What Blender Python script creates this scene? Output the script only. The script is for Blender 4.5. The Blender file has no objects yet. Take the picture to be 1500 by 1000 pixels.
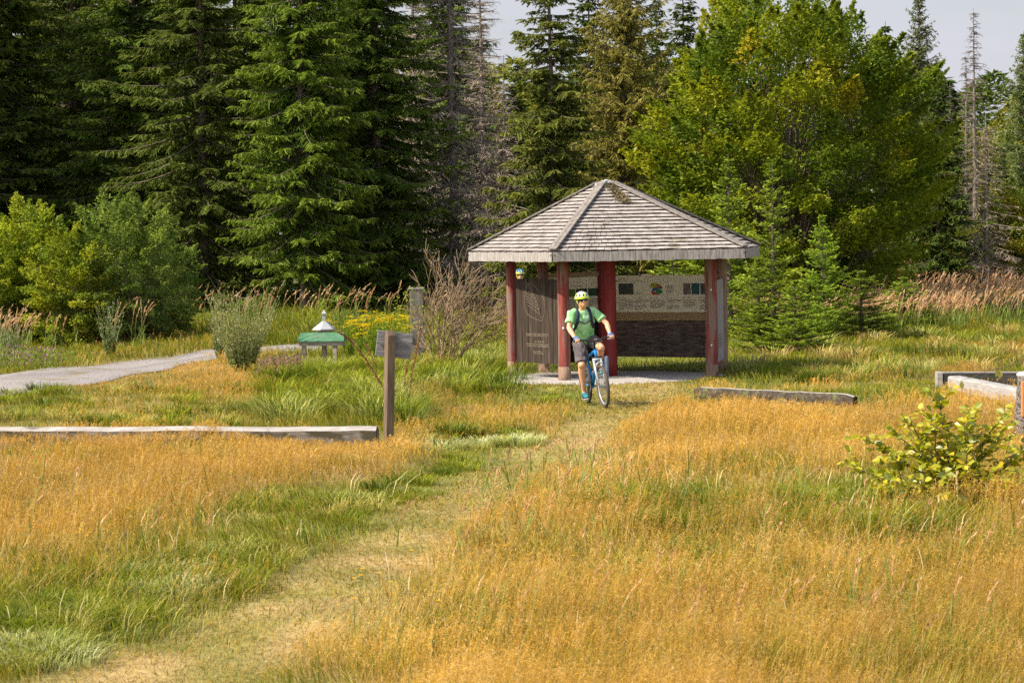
import bpy, math, random
import numpy as np
from mathutils import Vector, Matrix
random.seed(7)
rng = np.random.default_rng(11)
S = bpy.context.scene
COL = S.collection
PI = math.pi

# ------------------------------------------------------------------ camera
F_PX = 3400.0; CAM_H = 2.77
PITCH = math.atan((500 - 338) / F_PX)
camM = Matrix.Rotation(PI / 2 - PITCH, 4, 'X') @ Matrix.Rotation(math.radians(-1.0), 4, 'Z')
R3 = np.array(camM.to_3x3())
def hz(x, y):                                   # gentle unevenness of the meadow
    x = np.asarray(x, float); y = np.asarray(y, float)
    b = 0.035*np.sin(x*0.9+y*0.35+1.0) + 0.03*np.sin(x*0.37-y*0.61+2.0) + 0.018*np.sin(x*1.9+y*1.3) + 0.012*np.sin(x*3.1-y*2.3+.5)
    d = np.hypot(x-2.1, y-44.0)
    b = b*np.clip((d-3.0)/2.5, 0, 1)
    far = np.clip((y-75)/120, 0, 1)
    return b*np.clip(1.3-y/200, 0, 1) + 2.2*far**2*(3-2*far)
def ray(px, py):
    return R3 @ np.array([(px-750)/F_PX, -(py-500)/F_PX, -1.0])
def G(px, py):                                  # a point of the ground
    d = ray(px, py); z = 0.0
    for _ in range(5):
        t = (z-CAM_H)/d[2]; x, y = d[0]*t, d[1]*t; z = float(hz(x, y))
    return Vector((x, y, z))
def PD(px, py, D):                              # a point at distance D
    d = ray(px, py); t = D/d[1]
    return Vector((d[0]*t, D, CAM_H+d[2]*t))
def XD(px, D, py=450):
    d = ray(px, py); return d[0]*D/d[1]
def proj(x, y, z=0.0):
    v = np.stack([x, y, z*np.ones_like(x)-CAM_H], -1) @ R3
    return 750 - F_PX*v[..., 0]/v[..., 2], 500 + F_PX*v[..., 1]/v[..., 2]

cam = bpy.data.cameras.new('camera'); camo = bpy.data.objects.new('camera', cam); COL.objects.link(camo)
camo.matrix_world = Matrix.Translation((0, 0, CAM_H)) @ camM
cam.sensor_width = 36; cam.lens = 36*F_PX/1500; cam.clip_end = 3000; cam.clip_start = 0.3
cam.dof.use_dof = True; cam.dof.focus_distance = 38; cam.dof.aperture_fstop = 7.1
S.camera = camo

# ------------------------------------------------------------------ light
EL, AZ = math.radians(46), math.radians(20)
sv = Vector((-math.cos(AZ)*math.cos(EL), -math.sin(AZ)*math.cos(EL), math.sin(EL)))
sun = bpy.data.lights.new('sun', 'SUN'); sun.energy = 5.0; sun.angle = math.radians(.55); sun.color = (1, .92, .77)
suno = bpy.data.objects.new('sun', sun); COL.objects.link(suno); suno.rotation_euler = sv.to_track_quat('Z', 'Y').to_euler(); suno.location = (-20, -10, 30)
W = bpy.data.worlds.new('World'); S.world = W; W.use_nodes = True
nt = W.node_tree; nt.nodes.clear()
def N(nt, t, **k):
    n = nt.nodes.new(t)
    for a, b in k.items():
        if a.startswith('i_'): n.inputs[a[2:].replace('_', ' ')].default_value = b
        else: setattr(n, a, b)
    return n
def ramp(nt, fac, stops):
    r = nt.nodes.new('ShaderNodeValToRGB'); e = r.color_ramp.elements
    while len(e) < len(stops): e.new(.5)
    for i, (p, c) in enumerate(stops):
        e[i].position = p; e[i].color = (*c, 1) if len(c) == 3 else c
    nt.links.new(fac, r.inputs[0]); return r.outputs[0]
sky = N(nt, 'ShaderNodeTexSky', sky_type='NISHITA', sun_disc=False, sun_elevation=EL, sun_rotation=math.atan2(sv.x, sv.y), dust_density=2.5, air_density=1.2)
b1 = N(nt, 'ShaderNodeBackground', i_Strength=.10)
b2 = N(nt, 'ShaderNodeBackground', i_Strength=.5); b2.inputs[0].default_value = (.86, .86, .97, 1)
nt.links.new(sky.outputs[0], b1.inputs[0])
tc = N(nt, 'ShaderNodeTexCoord'); sx = N(nt, 'ShaderNodeSeparateXYZ'); nt.links.new(tc.outputs['Generated'], sx.inputs[0])
hf = ramp(nt, sx.outputs[2], [(0, (1, 1, 1)), (.14, (.9, .9, .9)), (.45, (.12, .12, .12))])
nz = N(nt, 'ShaderNodeTexNoise', i_Scale=6.0, i_Detail=5.0); mp = N(nt, 'ShaderNodeMapping'); mp.inputs['Scale'].default_value = (1, 1, 3.5)
nt.links.new(tc.outputs['Generated'], mp.inputs[0]); nt.links.new(mp.outputs[0], nz.inputs[0])
cl = ramp(nt, nz.outputs[0], [(.3, (.55, .55, .55)), (.62, (1, 1, 1))])
sg = N(nt, 'ShaderNodeMapRange'); sg.inputs[1].default_value = .25; sg.inputs[2].default_value = -.85; sg.inputs[3].default_value = .5; sg.inputs[4].default_value = 1.4   # added fill: sky haze brightened behind the camera to light camera-facing sides
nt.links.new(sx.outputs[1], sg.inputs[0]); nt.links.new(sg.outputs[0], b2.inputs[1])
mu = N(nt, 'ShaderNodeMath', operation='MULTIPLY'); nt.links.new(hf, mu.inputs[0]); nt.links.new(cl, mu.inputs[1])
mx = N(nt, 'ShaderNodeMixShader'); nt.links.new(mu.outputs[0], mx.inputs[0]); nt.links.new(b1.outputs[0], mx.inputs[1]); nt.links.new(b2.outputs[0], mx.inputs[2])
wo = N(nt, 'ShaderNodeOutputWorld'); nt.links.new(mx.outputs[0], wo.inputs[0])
S.view_settings.view_transform = 'Standard'; S.view_settings.look = 'None'; S.view_settings.exposure = 0.72; S.view_settings.gamma = 1
S.render.engine = 'CYCLES'
cy = S.cycles; cy.max_bounces = 5; cy.diffuse_bounces = 4; cy.glossy_bounces = 2; cy.transmission_bounces = 3; cy.transparent_max_bounces = 4
cy.use_denoising = False; cy.use_adaptive_sampling = False; cy.light_sampling_threshold = 0; cy.caustics_reflective = False; cy.caustics_refractive = False
cy.sample_clamp_indirect = 6

# ------------------------------------------------------------------ materials
def veg(name, trans=.35, gloss=.04, rough=.5, vary=.0, tmul=(1.15, 1.2, .6)):
    m = bpy.data.materials.new(name); m.use_nodes = True; nt = m.node_tree; nt.nodes.clear()
    a = N(nt, 'ShaderNodeAttribute', attribute_name='Col'); col = a.outputs['Color']
    if vary:
        oi = N(nt, 'ShaderNodeObjectInfo'); hs = N(nt, 'ShaderNodeHueSaturation')
        mr = N(nt, 'ShaderNodeMapRange'); mr.inputs[3].default_value = 1-vary; mr.inputs[4].default_value = 1+vary
        nt.links.new(oi.outputs['Random'], mr.inputs[0]); nt.links.new(mr.outputs[0], hs.inputs['Value'])
        mr2 = N(nt, 'ShaderNodeMapRange'); mr2.inputs[3].default_value = .5-vary*.05; mr2.inputs[4].default_value = .5+vary*.05
        nt.links.new(oi.outputs['Random'], mr2.inputs[0]); nt.links.new(mr2.outputs[0], hs.inputs['Hue'])
        nt.links.new(col, hs.inputs['Color']); col = hs.outputs[0]
    d = N(nt, 'ShaderNodeBsdfDiffuse'); nt.links.new(col, d.inputs[0])
    t = N(nt, 'ShaderNodeBsdfTranslucent'); mm = N(nt, 'ShaderNodeMix', data_type='RGBA', blend_type='MULTIPLY'); mm.inputs[0].default_value = 1
    nt.links.new(col, mm.inputs[6]); mm.inputs[7].default_value = (*tmul, 1); nt.links.new(mm.outputs[2], t.inputs[0])
    x = N(nt, 'ShaderNodeMixShader'); x.inputs[0].default_value = trans; nt.links.new(d.outputs[0], x.inputs[1]); nt.links.new(t.outputs[0], x.inputs[2])
    g = N(nt, 'ShaderNodeBsdfGlossy', i_Roughness=rough); g.inputs[0].default_value = (1, 1, 1, 1)
    y = N(nt, 'ShaderNodeMixShader'); y.inputs[0].default_value = gloss; nt.links.new(x.outputs[0], y.inputs[1]); nt.links.new(g.outputs[0], y.inputs[2])
    o = N(nt, 'ShaderNodeOutputMaterial'); nt.links.new(y.outputs[0], o.inputs[0]); return m
def surf(name, cols, scale=(1, 1, 1), nscale=6., rough=.75, bump=.3, detail=8., metal=0., attr=False, spots=None, bdist=.01):
    """noise-blotched surface in object space; scale stretches the grain"""
    m = bpy.data.materials.new(name); m.use_nodes = True; nt = m.node_tree; p = nt.nodes['Principled BSDF']
    tc = N(nt, 'ShaderNodeTexCoord'); mp = N(nt, 'ShaderNodeMapping'); mp.inputs['Scale'].default_value = scale
    nt.links.new(tc.outputs['Object'], mp.inputs[0])
    nz = N(nt, 'ShaderNodeTexNoise', i_Scale=nscale, i_Detail=detail, i_Roughness=.65); nt.links.new(mp.outputs[0], nz.inputs[0])
    k = len(cols); c = ramp(nt, nz.outputs[0], [(.3+.4*i/max(1, k-1), cc) for i, cc in enumerate(cols)])
    if spots:                                     # patches of another colour (worn paint, lichen)
        sc, thr, scol, sstretch = spots
        mp2 = N(nt, 'ShaderNodeMapping'); mp2.inputs['Scale'].default_value = sstretch; nt.links.new(tc.outputs['Object'], mp2.inputs[0])
        n2 = N(nt, 'ShaderNodeTexNoise', i_Scale=sc, i_Detail=6.); nt.links.new(mp2.outputs[0], n2.inputs[0])
        f = ramp(nt, n2.outputs[0], [(thr-.04, (0, 0, 0)), (thr+.04, (1, 1, 1))])
        mi = N(nt, 'ShaderNodeMix', data_type='RGBA'); nt.links.new(f, mi.inputs[0]); nt.links.new(c, mi.inputs[6]); mi.inputs[7].default_value = (*scol, 1); c = mi.outputs[2]
    if attr:
        a = N(nt, 'ShaderNodeAttribute', attribute_name='Col'); mi = N(nt, 'ShaderNodeMix', data_type='RGBA', blend_type='MULTIPLY'); mi.inputs[0].default_value = 1
        nt.links.new(c, mi.inputs[6]); nt.links.new(a.outputs[0], mi.inputs[7]); c = mi.outputs[2]
    nt.links.new(c, p.inputs['Base Color']); p.inputs['Roughness'].default_value = rough; p.inputs['Metallic'].default_value = metal
    p.inputs['Specular IOR Level'].default_value = .3
    if bump:
        b = N(nt, 'ShaderNodeBump', i_Strength=bump, i_Distance=bdist); nt.links.new(nz.outputs[0], b.inputs['Height']); nt.links.new(b.outputs[0], p.inputs['Normal'])
    return m
def flat(name, c, rough=.6, metal=0.):
    return surf(name, [tuple(v*.9 for v in c), tuple(min(1, v*1.1) for v in c)], rough=rough, bump=0, metal=metal, nscale=20.)

# ------------------------------------------------------------------ objects
def tag(o, label=None, cat=None, group=None, kind=None):
    if label: o['label'] = label
    if cat: o['category'] = cat
    if group: o['group'] = group
    if kind: o['kind'] = kind
    return o
def empty(name, loc, label=None, cat=None, group=None, rz=0.):
    o = bpy.data.objects.new(name, None); COL.objects.link(o); o.location = loc; o.rotation_euler = (0, 0, rz); o.empty_display_size = .2
    return tag(o, label, cat, group)
def copy_tree(o, parent=None):
    c = o.copy(); COL.objects.link(c); c.parent = parent
    for ch in list(o.children): copy_tree(ch, c)
    return c
class M:
    """collects hard surfaces; build() links them as one mesh object"""
    def __init__(s): s.v = []; s.f = []; s.mi = []; s.cur = 0
    def add(s, vs, fs):
        n = len(s.v); s.v += [tuple(p) for p in vs]; s.f += [tuple(i+n for i in f) for f in fs]; s.mi += [s.cur]*len(fs); return s
    def box(s, c, size, R=None, tap=1.):
        hx, hy, hz_ = size[0]/2, size[1]/2, size[2]/2; c = Vector(c); R = R or Matrix.Identity(3)
        vs = [c + R @ Vector((a*hx*(tap if k > 0 else 1), b*hy*(tap if k > 0 else 1), k*hz_)) for k in (-1, 1) for b in (-1, 1) for a in (-1, 1)]
        return s.add(vs, [(0, 2, 3, 1), (4, 5, 7, 6), (0, 1, 5, 4), (2, 6, 7, 3), (0, 4, 6, 2), (1, 3, 7, 5)])
    def beam(s, a, b, w, h, up=(0, 0, 1)):
        a, b = Vector(a), Vector(b); d = (b-a); L = d.length; d.normalize(); u = Vector(up); sd = d.cross(u).normalized(); u = sd.cross(d)
        R = Matrix((sd, d, u)).transposed(); return s.box((a+b)/2, (w, L, h), R)
    def tube(s, pts, rad, n=10, cap=True, ry=None, xax=None):
        pts = [Vector(p) for p in pts]; k = len(pts); rad = rad if hasattr(rad, '__len__') else [rad]*k; ry = ry or rad
        vs = []; prev = None
        for i, p in enumerate(pts):
            t = (pts[min(i+1, k-1)]-pts[max(i-1, 0)]).normalized()
            ref = Vector(xax) if xax else (prev if prev else (Vector((1, 0, 0)) if abs(t.x) < .9 else Vector((0, 1, 0))))
            a = (ref-t*ref.dot(t)).normalized(); prev = a; b = t.cross(a)
            for j in range(n):
                w = 2*PI*j/n; vs.append(p+a*math.cos(w)*rad[i]+b*math.sin(w)*ry[i])
        fs = [(i*n+j, i*n+(j+1) % n, (i+1)*n+(j+1) % n, (i+1)*n+j) for i in range(k-1) for j in range(n)]
        if cap: fs += [tuple(range(n-1, -1, -1)), tuple((k-1)*n+j for j in range(n))]
        return s.add(vs, fs)
    def ball(s, c, r, n=12, m=8, R=None):
        c = Vector(c); r = r if hasattr(r, '__len__') else (r, r, r); R = R or Matrix.Identity(3); vs = [c+R @ Vector((0, 0, -r[2]))]
        for i in range(1, m):
            a = -PI/2+PI*i/m
            for j in range(n): w = 2*PI*j/n; vs.append(c+R @ Vector((r[0]*math.cos(a)*math.cos(w), r[1]*math.cos(a)*math.sin(w), r[2]*math.sin(a))))
        vs.append(c+R @ Vector((0, 0, r[2]))); L = len(vs)-1
        fs = [(0, 1+(j+1) % n, 1+j) for j in range(n)] + [(L, L-n+j, L-n+(j+1) % n) for j in range(n)]
        fs += [(1+i*n+j, 1+i*n+(j+1) % n, 1+(i+1)*n+(j+1) % n, 1+(i+1)*n+j) for i in range(m-2) for j in range(n)]
        return s.add(vs, fs)
    def torus(s, c, R, r, n=32, m=8, ax='x', rz=None):
        c = Vector(c); vs = []; rz = rz or r
        for i in range(n):
            a = 2*PI*i/n; o = Vector((0, math.cos(a), math.sin(a)))
            for j in range(m): w = 2*PI*j/m; vs.append(c+o*(R+r*math.cos(w))+Vector((rz*math.sin(w), 0, 0)))
        return s.add(vs, [(i*m+j, ((i+1) % n)*m+j, ((i+1) % n)*m+(j+1) % m, i*m+(j+1) % m) for i in range(n) for j in range(m)])
    def build(s, name, mats, parent=None, origin=(0, 0, 0), smooth=False, bevel=0., remesh=0., sm_it=0, jit=0.):
        me = bpy.data.meshes.new(name); o3 = Vector(origin)
        me.from_pydata([Vector(p)-o3 for p in s.v], [], s.f); me.update()
        ob = bpy.data.objects.new(name, me); COL.objects.link(ob)
        for m in (mats if isinstance(mats, (list, tuple)) else [mats]): me.materials.append(m)
        if len(me.materials) > 1: me.polygons.foreach_set('material_index', s.mi)
        if bevel:
            b = ob.modifiers.new('b', 'BEVEL'); b.width = bevel; b.segments = 2; b.limit_method = 'ANGLE'
        if remesh:
            r = ob.modifiers.new('r', 'REMESH'); r.mode = 'VOXEL'; r.voxel_size = remesh; r.use_smooth_shade = True
            if sm_it: q = ob.modifiers.new('s', 'SMOOTH'); q.iterations = sm_it; q.factor = .5
        if bevel or remesh:
            dg = bpy.context.evaluated_depsgraph_get(); n2 = bpy.data.meshes.new_from_object(ob.evaluated_get(dg)); ob.modifiers.clear(); ob.data = n2
            if remesh and not n2.materials: n2.materials.append(mats)
        if smooth or remesh: ob.data.polygons.foreach_set('use_smooth', [True]*len(ob.data.polygons))
        if parent: ob.parent = parent
        else: ob.location = o3
        return ob

# ------------------------------------------------------------------ numpy foliage
def npmesh(name, parts, mats, parent=None, loc=(0, 0, 0), smooth=False):
    """parts: list of (verts[n,3], faces[m,4], cols[n,3], matindex)"""
    V, Fq, C, MI = [], [], [], []; n = 0
    for v, f, c, *mi in parts:
        if len(v) == 0: continue
        V.append(v); Fq.append(f+n); C.append(c); MI.append(np.full(len(f), mi[0] if mi else 0, np.int32)); n += len(v)
    V = np.concatenate(V).astype(np.float32); Fq = np.concatenate(Fq).astype(np.int32); C = np.concatenate(C); MI = np.concatenate(MI)
    me = bpy.data.meshes.new(name); me.vertices.add(len(V)); me.vertices.foreach_set('co', V.ravel())
    me.loops.add(Fq.size); me.loops.foreach_set('vertex_index', Fq.ravel())
    me.polygons.add(len(Fq)); me.polygons.foreach_set('loop_start', np.arange(0, Fq.size, 4, dtype=np.int32))
    try: me.polygons.foreach_set('loop_total', np.full(len(Fq), 4, np.int32))
    except Exception: pass
    at = me.color_attributes.new('Col', 'FLOAT_COLOR', 'POINT'); cc = np.ones((len(V), 4), np.float32); cc[:, :3] = np.clip(C, 0, 1); at.data.foreach_set('color', cc.ravel())
    for m in (mats if isinstance(mats, (list, tuple)) else [mats]): me.materials.append(m)
    me.polygons.foreach_set('material_index', MI)
    if smooth: me.polygons.foreach_set('use_smooth', np.ones(len(Fq), bool))
    me.update(calc_edges=True)
    ob = bpy.data.objects.new(name, me); COL.objects.link(ob); ob.location = loc
    if parent: ob.parent = parent
    return ob
def unit(a): return a/np.maximum(np.linalg.norm(a, axis=-1, keepdims=True), 1e-9)
def ribbons(P, Wd, Sd, C):
    """P[n,k,3] W[n,k] S[n,3] C[n,3] or [n,k,3]"""
    n, k, _ = P.shape
    if n == 0: return np.zeros((0, 3)), np.zeros((0, 4), int), np.zeros((0, 3))
    off = Sd[:, None, :]*Wd[..., None]*.5; V = np.stack([P-off, P+off], 2).reshape(-1, 3)
    b = (np.arange(n)[:, None]*k+np.arange(k-1)[None])*2; Fq = np.stack([b, b+1, b+3, b+2], -1).reshape(-1, 4)
    if C.ndim == 2: C = np.repeat(C[:, None], k, 1)
    return V, Fq, np.repeat(C.reshape(-1, 3), 2, 0)
def leaves(B, Dr, Sd, L, Wd, C):
    """diamond leaves"""
    L = L[:, None]; Wd = Wd[:, None]; m = B+Dr*L*.5
    V = np.stack([B, m+Sd*Wd*.5, B+Dr*L, m-Sd*Wd*.5], 1).reshape(-1, 3); n = len(B)
    return V, np.arange(n*4).reshape(-1, 4), np.repeat(C, 4, 0)
def tubes(P, Rd, C, n=5):
    """P[m,k,3] R[m,k] C[m,3]"""
    m, k, _ = P.shape
    T = np.gradient(P, axis=1) if k > 2 else np.repeat(P[:, 1:]-P[:, :1], 2, 1); T = unit(T)
    ref = np.where(np.abs(T[..., 2:3]) > .9, np.array([1., 0, 0]), np.array([0, 0, 1.])); A = unit(np.cross(T, ref)); B = np.cross(T, A)
    w = 2*PI*np.arange(n)/n
    V = P[:, :, None]+Rd[..., None, None]*(A[:, :, None]*np.cos(w)[:, None]+B[:, :, None]*np.sin(w)[:, None])
    i = (np.arange(m)[:, None, None]*k+np.arange(k-1)[None, :, None])*n; j = np.arange(n)[None, None]; j2 = (j+1) % n
    Fq = np.stack([i+j, i+j2, i+n+j2, i+n+j], -1).reshape(-1, 4)
    return V.reshape(-1, 3), Fq, np.repeat(C, k*n, 0)
def rdir(r, n): return unit(r.normal(size=(n, 3)))
def vnoise(x, y, s, seed=0):
    x = x/s+seed*17.3; y = y/s+seed*9.1; xi = np.floor(x).astype(int); yi = np.floor(y).astype(int); fx = x-xi; fy = y-yi
    fx = fx*fx*(3-2*fx); fy = fy*fy*(3-2*fy)
    def h(a, b): v = np.sin(a*127.1+b*311.7+seed*74.7)*43758.5453; return v-np.floor(v)
    return (h(xi, yi)*(1-fx)+h(xi+1, yi)*fx)*(1-fy)+(h(xi, yi+1)*(1-fx)+h(xi+1, yi+1)*fx)*fy
# ================================================================== trees
M_needle = veg('needles', trans=.34, gloss=.006, vary=.18)
M_leaf = veg('leaves', trans=.42, gloss=.012, rough=.5, vary=.08)
M_twig = veg('twigs', trans=.0, gloss=.01)
M_bark = surf('bark', [(.05, .035, .025), (.13, .095, .07), (.2, .16, .13)], scale=(1, 1, .35), nscale=14, bump=.8, attr=False, bdist=.03)
M_grey = surf('dead_wood', [(.10, .075, .058), (.19, .15, .12), (.28, .23, .19)], scale=(1, 1, .3), nscale=12, bump=.6)

def trunk_part(H, r, base, seed, zs=8, wob=.02):
    r_ = np.random.default_rng(seed); z = np.linspace(-.2, H, zs); P = np.zeros((1, zs, 3)); P[0, :, 2] = z
    P[0, 1:, 0] += np.cumsum(r_.normal(size=zs-1))*wob*H/20; P[0, 1:, 1] += np.cumsum(r_.normal(size=zs-1))*wob*H/20
    R = np.maximum(r*(1-z/H)**.8 if False else r*np.clip(1-z/H, 0.01, 1)**.85, .008)[None]; R[0, 0] *= 1.3
    return P, R
def conifer(name, H, R, seed, base=1., style='spruce', col=(.035, .07, .018), tip=(.09, .14, .03), dz=.33, nb=6, bare_top=0., mat=None, zmax=99, fill=1., wsc=1.):
    r = np.random.default_rng(seed); root = bpy.data.objects.new(name, None); COL.objects.link(root)
    P0, R0 = trunk_part(H, .0085*H+.04 if H > 3 else .03+.008*H, base, seed)
    ln, wood = [], [tubes(P0, R0, np.array([[.13, .1, .08]]), 8)]
    col = np.array(col); tip = np.array(tip); z = base; Bp, Br = [], []; Tp, Tw, Ts, Tc = [], [], [], []; Up, Uw, Us, Uc = [], [], [], []
    dead = style == 'dead'; larch = style == 'larch'
    while z < min(H-.12, zmax):
        f = (H-z)/(H-base); n = max(3, int(round(nb*(.75+.5*r.random())))); a0 = r.random()*6.28
        for i in range(n):
            L = R*f**.78*(.55+.7*r.random()); zz = z+r.normal()*(.06 if dead or style == 'young' else .22*min(1, f*3))
            if f > .85: L *= .8+.2*r.random()
            if r.random() < .05: L *= 1.25
            if dead and r.random() < .35: L *= r.random()*.6+.1
            if L < .12: L = .12
            if style == 'young' and H-z < .55: L = .07
            a = a0+6.283*i/n+r.normal()*.25; d = np.array([math.cos(a), math.sin(a), 0]); k = 6; t = np.linspace(0, 1, k)
            slope = {'spruce': .42-.95*f**.6, 'larch': .30-.5*f, 'dead': .25-.75*f**.7, 'young': .55-.5*f}[style]+r.normal()*.08
            up = {'spruce': .24*f, 'larch': .22, 'dead': .12*f, 'young': .12}[style]
            bz = slope*t+up*t*t*t; side = np.array([-d[1], d[0], 0]); cv = r.normal()*.08
            P = np.zeros((k, 3)); P += d*(L*t)[:, None]+side*(cv*L*t*t)[:, None]; P[:, 2] = zz+L*bz
            Bp.append(P); Br.append(np.maximum((.012+.009*L)*(1-t*.85), .004)*(1 if not dead else 1.5))
            live = not (dead) and (H-z) > bare_top*(.6+.8*r.random())
            sp = {'spruce': .072, 'larch': .10, 'dead': .22, 'young': .07}[style]/fill
            m = max(3, int(L/sp)); u = np.sort(r.random(m))**.8; u = .08+.92*u if not larch else u
            idx = np.minimum((u*(k-1)).astype(int), k-2); fr = (u*(k-1)-idx)[:, None]; B = P[idx]*(1-fr)+P[idx+1]*fr; fw = unit(P[idx+1]-P[idx])
            for sgn in (-1, 1):
                l = (np.minimum(.28*L, .50)*(1-.65*u)+.09)*(.6+.7*r.random(m))
                if dead: l *= 1.25*(r.random(m) < .8)+.1
                if larch: l *= .8
                th = r.uniform(.7, 1.15, m)[:, None]; hang = {'spruce': r.uniform(-.75, .15, m), 'larch': r.uniform(-1.1, .2, m), 'dead': r.uniform(-.9, .1, m), 'young': r.uniform(-.15, .3, m)}[style]
                D = fw*np.cos(th)+side*sgn*np.sin(th); D[:, 2] += hang; D = unit(D); l_ = l[:, None]
                p1 = B+D*l_*.5; D2 = D.copy(); D2[:, 2] -= {'spruce': .3, 'larch': .5, 'dead': .3, 'young': -.1}[style]; p2 = p1+unit(D2)*l_*.5
                Sd = unit(np.cross(D, rdir(r, m)*.7+np.array([0, 0, 1.])))
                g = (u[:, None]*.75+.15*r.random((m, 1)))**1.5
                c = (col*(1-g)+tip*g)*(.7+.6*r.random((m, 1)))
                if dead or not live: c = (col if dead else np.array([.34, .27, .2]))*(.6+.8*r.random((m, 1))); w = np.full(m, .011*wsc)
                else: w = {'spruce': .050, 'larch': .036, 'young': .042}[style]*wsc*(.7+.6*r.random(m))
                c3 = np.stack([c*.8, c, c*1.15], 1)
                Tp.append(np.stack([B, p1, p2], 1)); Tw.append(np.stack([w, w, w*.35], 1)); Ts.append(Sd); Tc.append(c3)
                ns = 3 if dead else (3 if not larch else 4)
                for q in range(ns):
                    s0 = r.uniform(.15, .85, m)[:, None]; b = B*(1-s0)+p2*s0; s2 = unit(np.cross(D, np.array([0, 0, 1.])))*r.choice([-1, 1], (m, 1))
                    D3 = D*.75+s2*.65+rdir(r, m)*.25; D3[:, 2] -= {'spruce': .3, 'larch': .55, 'dead': .4, 'young': -.05}[style]; D3 = unit(D3)
                    ll = (l*(.25+.25*r.random(m)))[:, None]; ll = np.maximum(ll, .05)
                    Up.append(np.stack([b, b+D3*ll], 1)); Uw.append(np.stack([w*.85, w*.4], 1)); Us.append(unit(np.cross(D3, rdir(r, m)))); Uc.append(c*(.8+.5*r.random((m, 1))))
        z += dz*(.7+.6*r.random())*(.55+.45*min(1, f*2.2))
    m_ = len(Bp); Bp = np.array(Bp); Br = np.array(Br); wood.append(tubes(Bp, Br, np.full((m_, 3), .5), 4))
    cr = [ribbons(np.concatenate(Tp), np.concatenate(Tw), np.concatenate(Ts), np.concatenate(Tc)), ribbons(np.concatenate(Up), np.concatenate(Uw), np.concatenate(Us), np.concatenate(Uc))]
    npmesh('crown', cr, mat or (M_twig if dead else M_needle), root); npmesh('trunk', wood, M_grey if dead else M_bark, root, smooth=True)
    return root
def broadleaf(name, H, Rx, seed, cb=1., npl=220, nl=330, ls=.085, cols=((.07, .13, .02),), accent=None, acc_fn=None, trunk_r=.2, plume=2.0, pw=.38, zc=.5, mat=None, stems=1, tipy=.15, squash=1.0, upb=.45):
    r = np.random.default_rng(seed); root = bpy.data.objects.new(name, None); COL.objects.link(root)
    C = np.array([0, 0, cb+(H-cb)*zc]); Rz = (H-cb)*max(zc, 1-zc)
    ph = np.arccos(1-2*(np.arange(npl)+.5)/npl); th = np.arange(npl)*2.39996+r.random()*6; dirs = np.stack([np.sin(ph)*np.cos(th), np.sin(ph)*np.sin(th)*squash, np.cos(ph)], 1)
    dirs = unit(dirs+r.normal(size=dirs.shape)*.1); sc = r.uniform(.84, 1.06, (npl, 1))*(1+.07*np.sin(dirs[:, :1]*5+seed)+.06*np.sin(dirs[:, 2:]*7+dirs[:, 1:2]*4))
    tipp = C+dirs*np.array([Rx, Rx, Rz])*sc; tipp[:, 2] = np.maximum(tipp[:, 2], .15+.3*r.random(npl))
    inner = r.random(npl) < .22; tipp[inner] = C+(tipp[inner]-C)*r.uniform(.5, .8, (inner.sum(), 1))
    pl = plume*r.uniform(.7, 1.25, npl)*(1 if Rx > plume else .8); out = unit(tipp-C); pd = unit(out*np.array([1, 1, .6])+np.array([0, 0, upb])); st = tipp-pd*pl[:, None]
    ax, tw = [], []; LV = []
    cols = np.array(cols); base_c = cols[r.integers(0, len(cols), npl)]
    if acc_fn is not None:
        am = acc_fn(tipp, r); base_c = np.where(am[:, None], np.array(accent)[r.integers(0, len(accent), npl)], base_c)
    nn = np.maximum(20, (nl*r.uniform(.6, 1.3, npl)).astype(int)); I = np.repeat(np.arange(npl), nn); n = len(I)
    t = r.random(n)**.8; fw = pd[I]; sd = unit(np.cross(fw, np.array([0, 0, 1.])+0.01)); upv = np.cross(sd, fw)
    prof = pw*pl[I]*np.sin(np.clip(t*1.05+.08, 0, 1)*PI)**.7
    a = (r.random(n)*2-1)*prof; b = r.normal(size=n)*prof*.30-.12*np.abs(a)
    B = st[I]+fw*(t*pl[I])[:, None]+sd*a[:, None]+upv*b[:, None]
    B[:, 2] = np.maximum(B[:, 2], .05+.15*r.random(n))
    D = unit(fw*.7+sd*(np.sign(a)*.5)[:, None]+rdir(r, n)*.55+np.array([0, 0, -.2])); nrm = unit(rdir(r, n)*.75+np.array([0, 0, .9])); Sd = unit(np.cross(D, nrm))
    L = ls*r.uniform(.7, 1.35, n); c = base_c[I]*(.65+.65*r.random((n, 1))); g = (t**2)[:, None]*tipy*r.random((n, 1)); c = c*(1-g)+np.array([.30, .30, .05])*g*1.2
    cr = [leaves(B, D, Sd, L, L*.72, c)]
    # limbs
    k = 5; s_ = np.linspace(0, 1, k)[None, :, None]; org = np.zeros((npl, 3)); org[:, 2] = cb*.6+(st[:, 2]-cb*.6)*.45*r.uniform(.5, 1, npl); org[:, 2] = np.clip(org[:, 2], .1, H*.7)
    if stems > 1: org[:, :2] = st[:, :2]*.25; org[:, 2] = .05
    te = st*.55+tipp*.45; P = org[:, None]*(1-s_)+te[:, None]*s_; P[:, :, 2] -= (np.sin(s_[..., 0]*PI)*.12*np.linalg.norm(tipp-org, axis=1)[:, None]); P[:, 1:-1] += r.normal(size=(npl, k-2, 3))*.04*Rx
    Rr = np.linspace(1, .1, k)[None]*(trunk_r*.12+.003)*r.uniform(.6, 1.2, (npl, 1))
    wood = [tubes(P, Rr, np.full((npl, 3), .5), 4)]
    if stems == 1: P0, R0 = trunk_part(H*.8, trunk_r, 0, seed, wob=.1); wood.append(tubes(P0, R0, np.array([[.5, .5, .5]]), 9))
    npmesh('crown', cr, mat or M_leaf, root); npmesh('trunk' if stems == 1 else 'stems', wood, M_bark, root, smooth=True)
    return root
_used = set()
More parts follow.
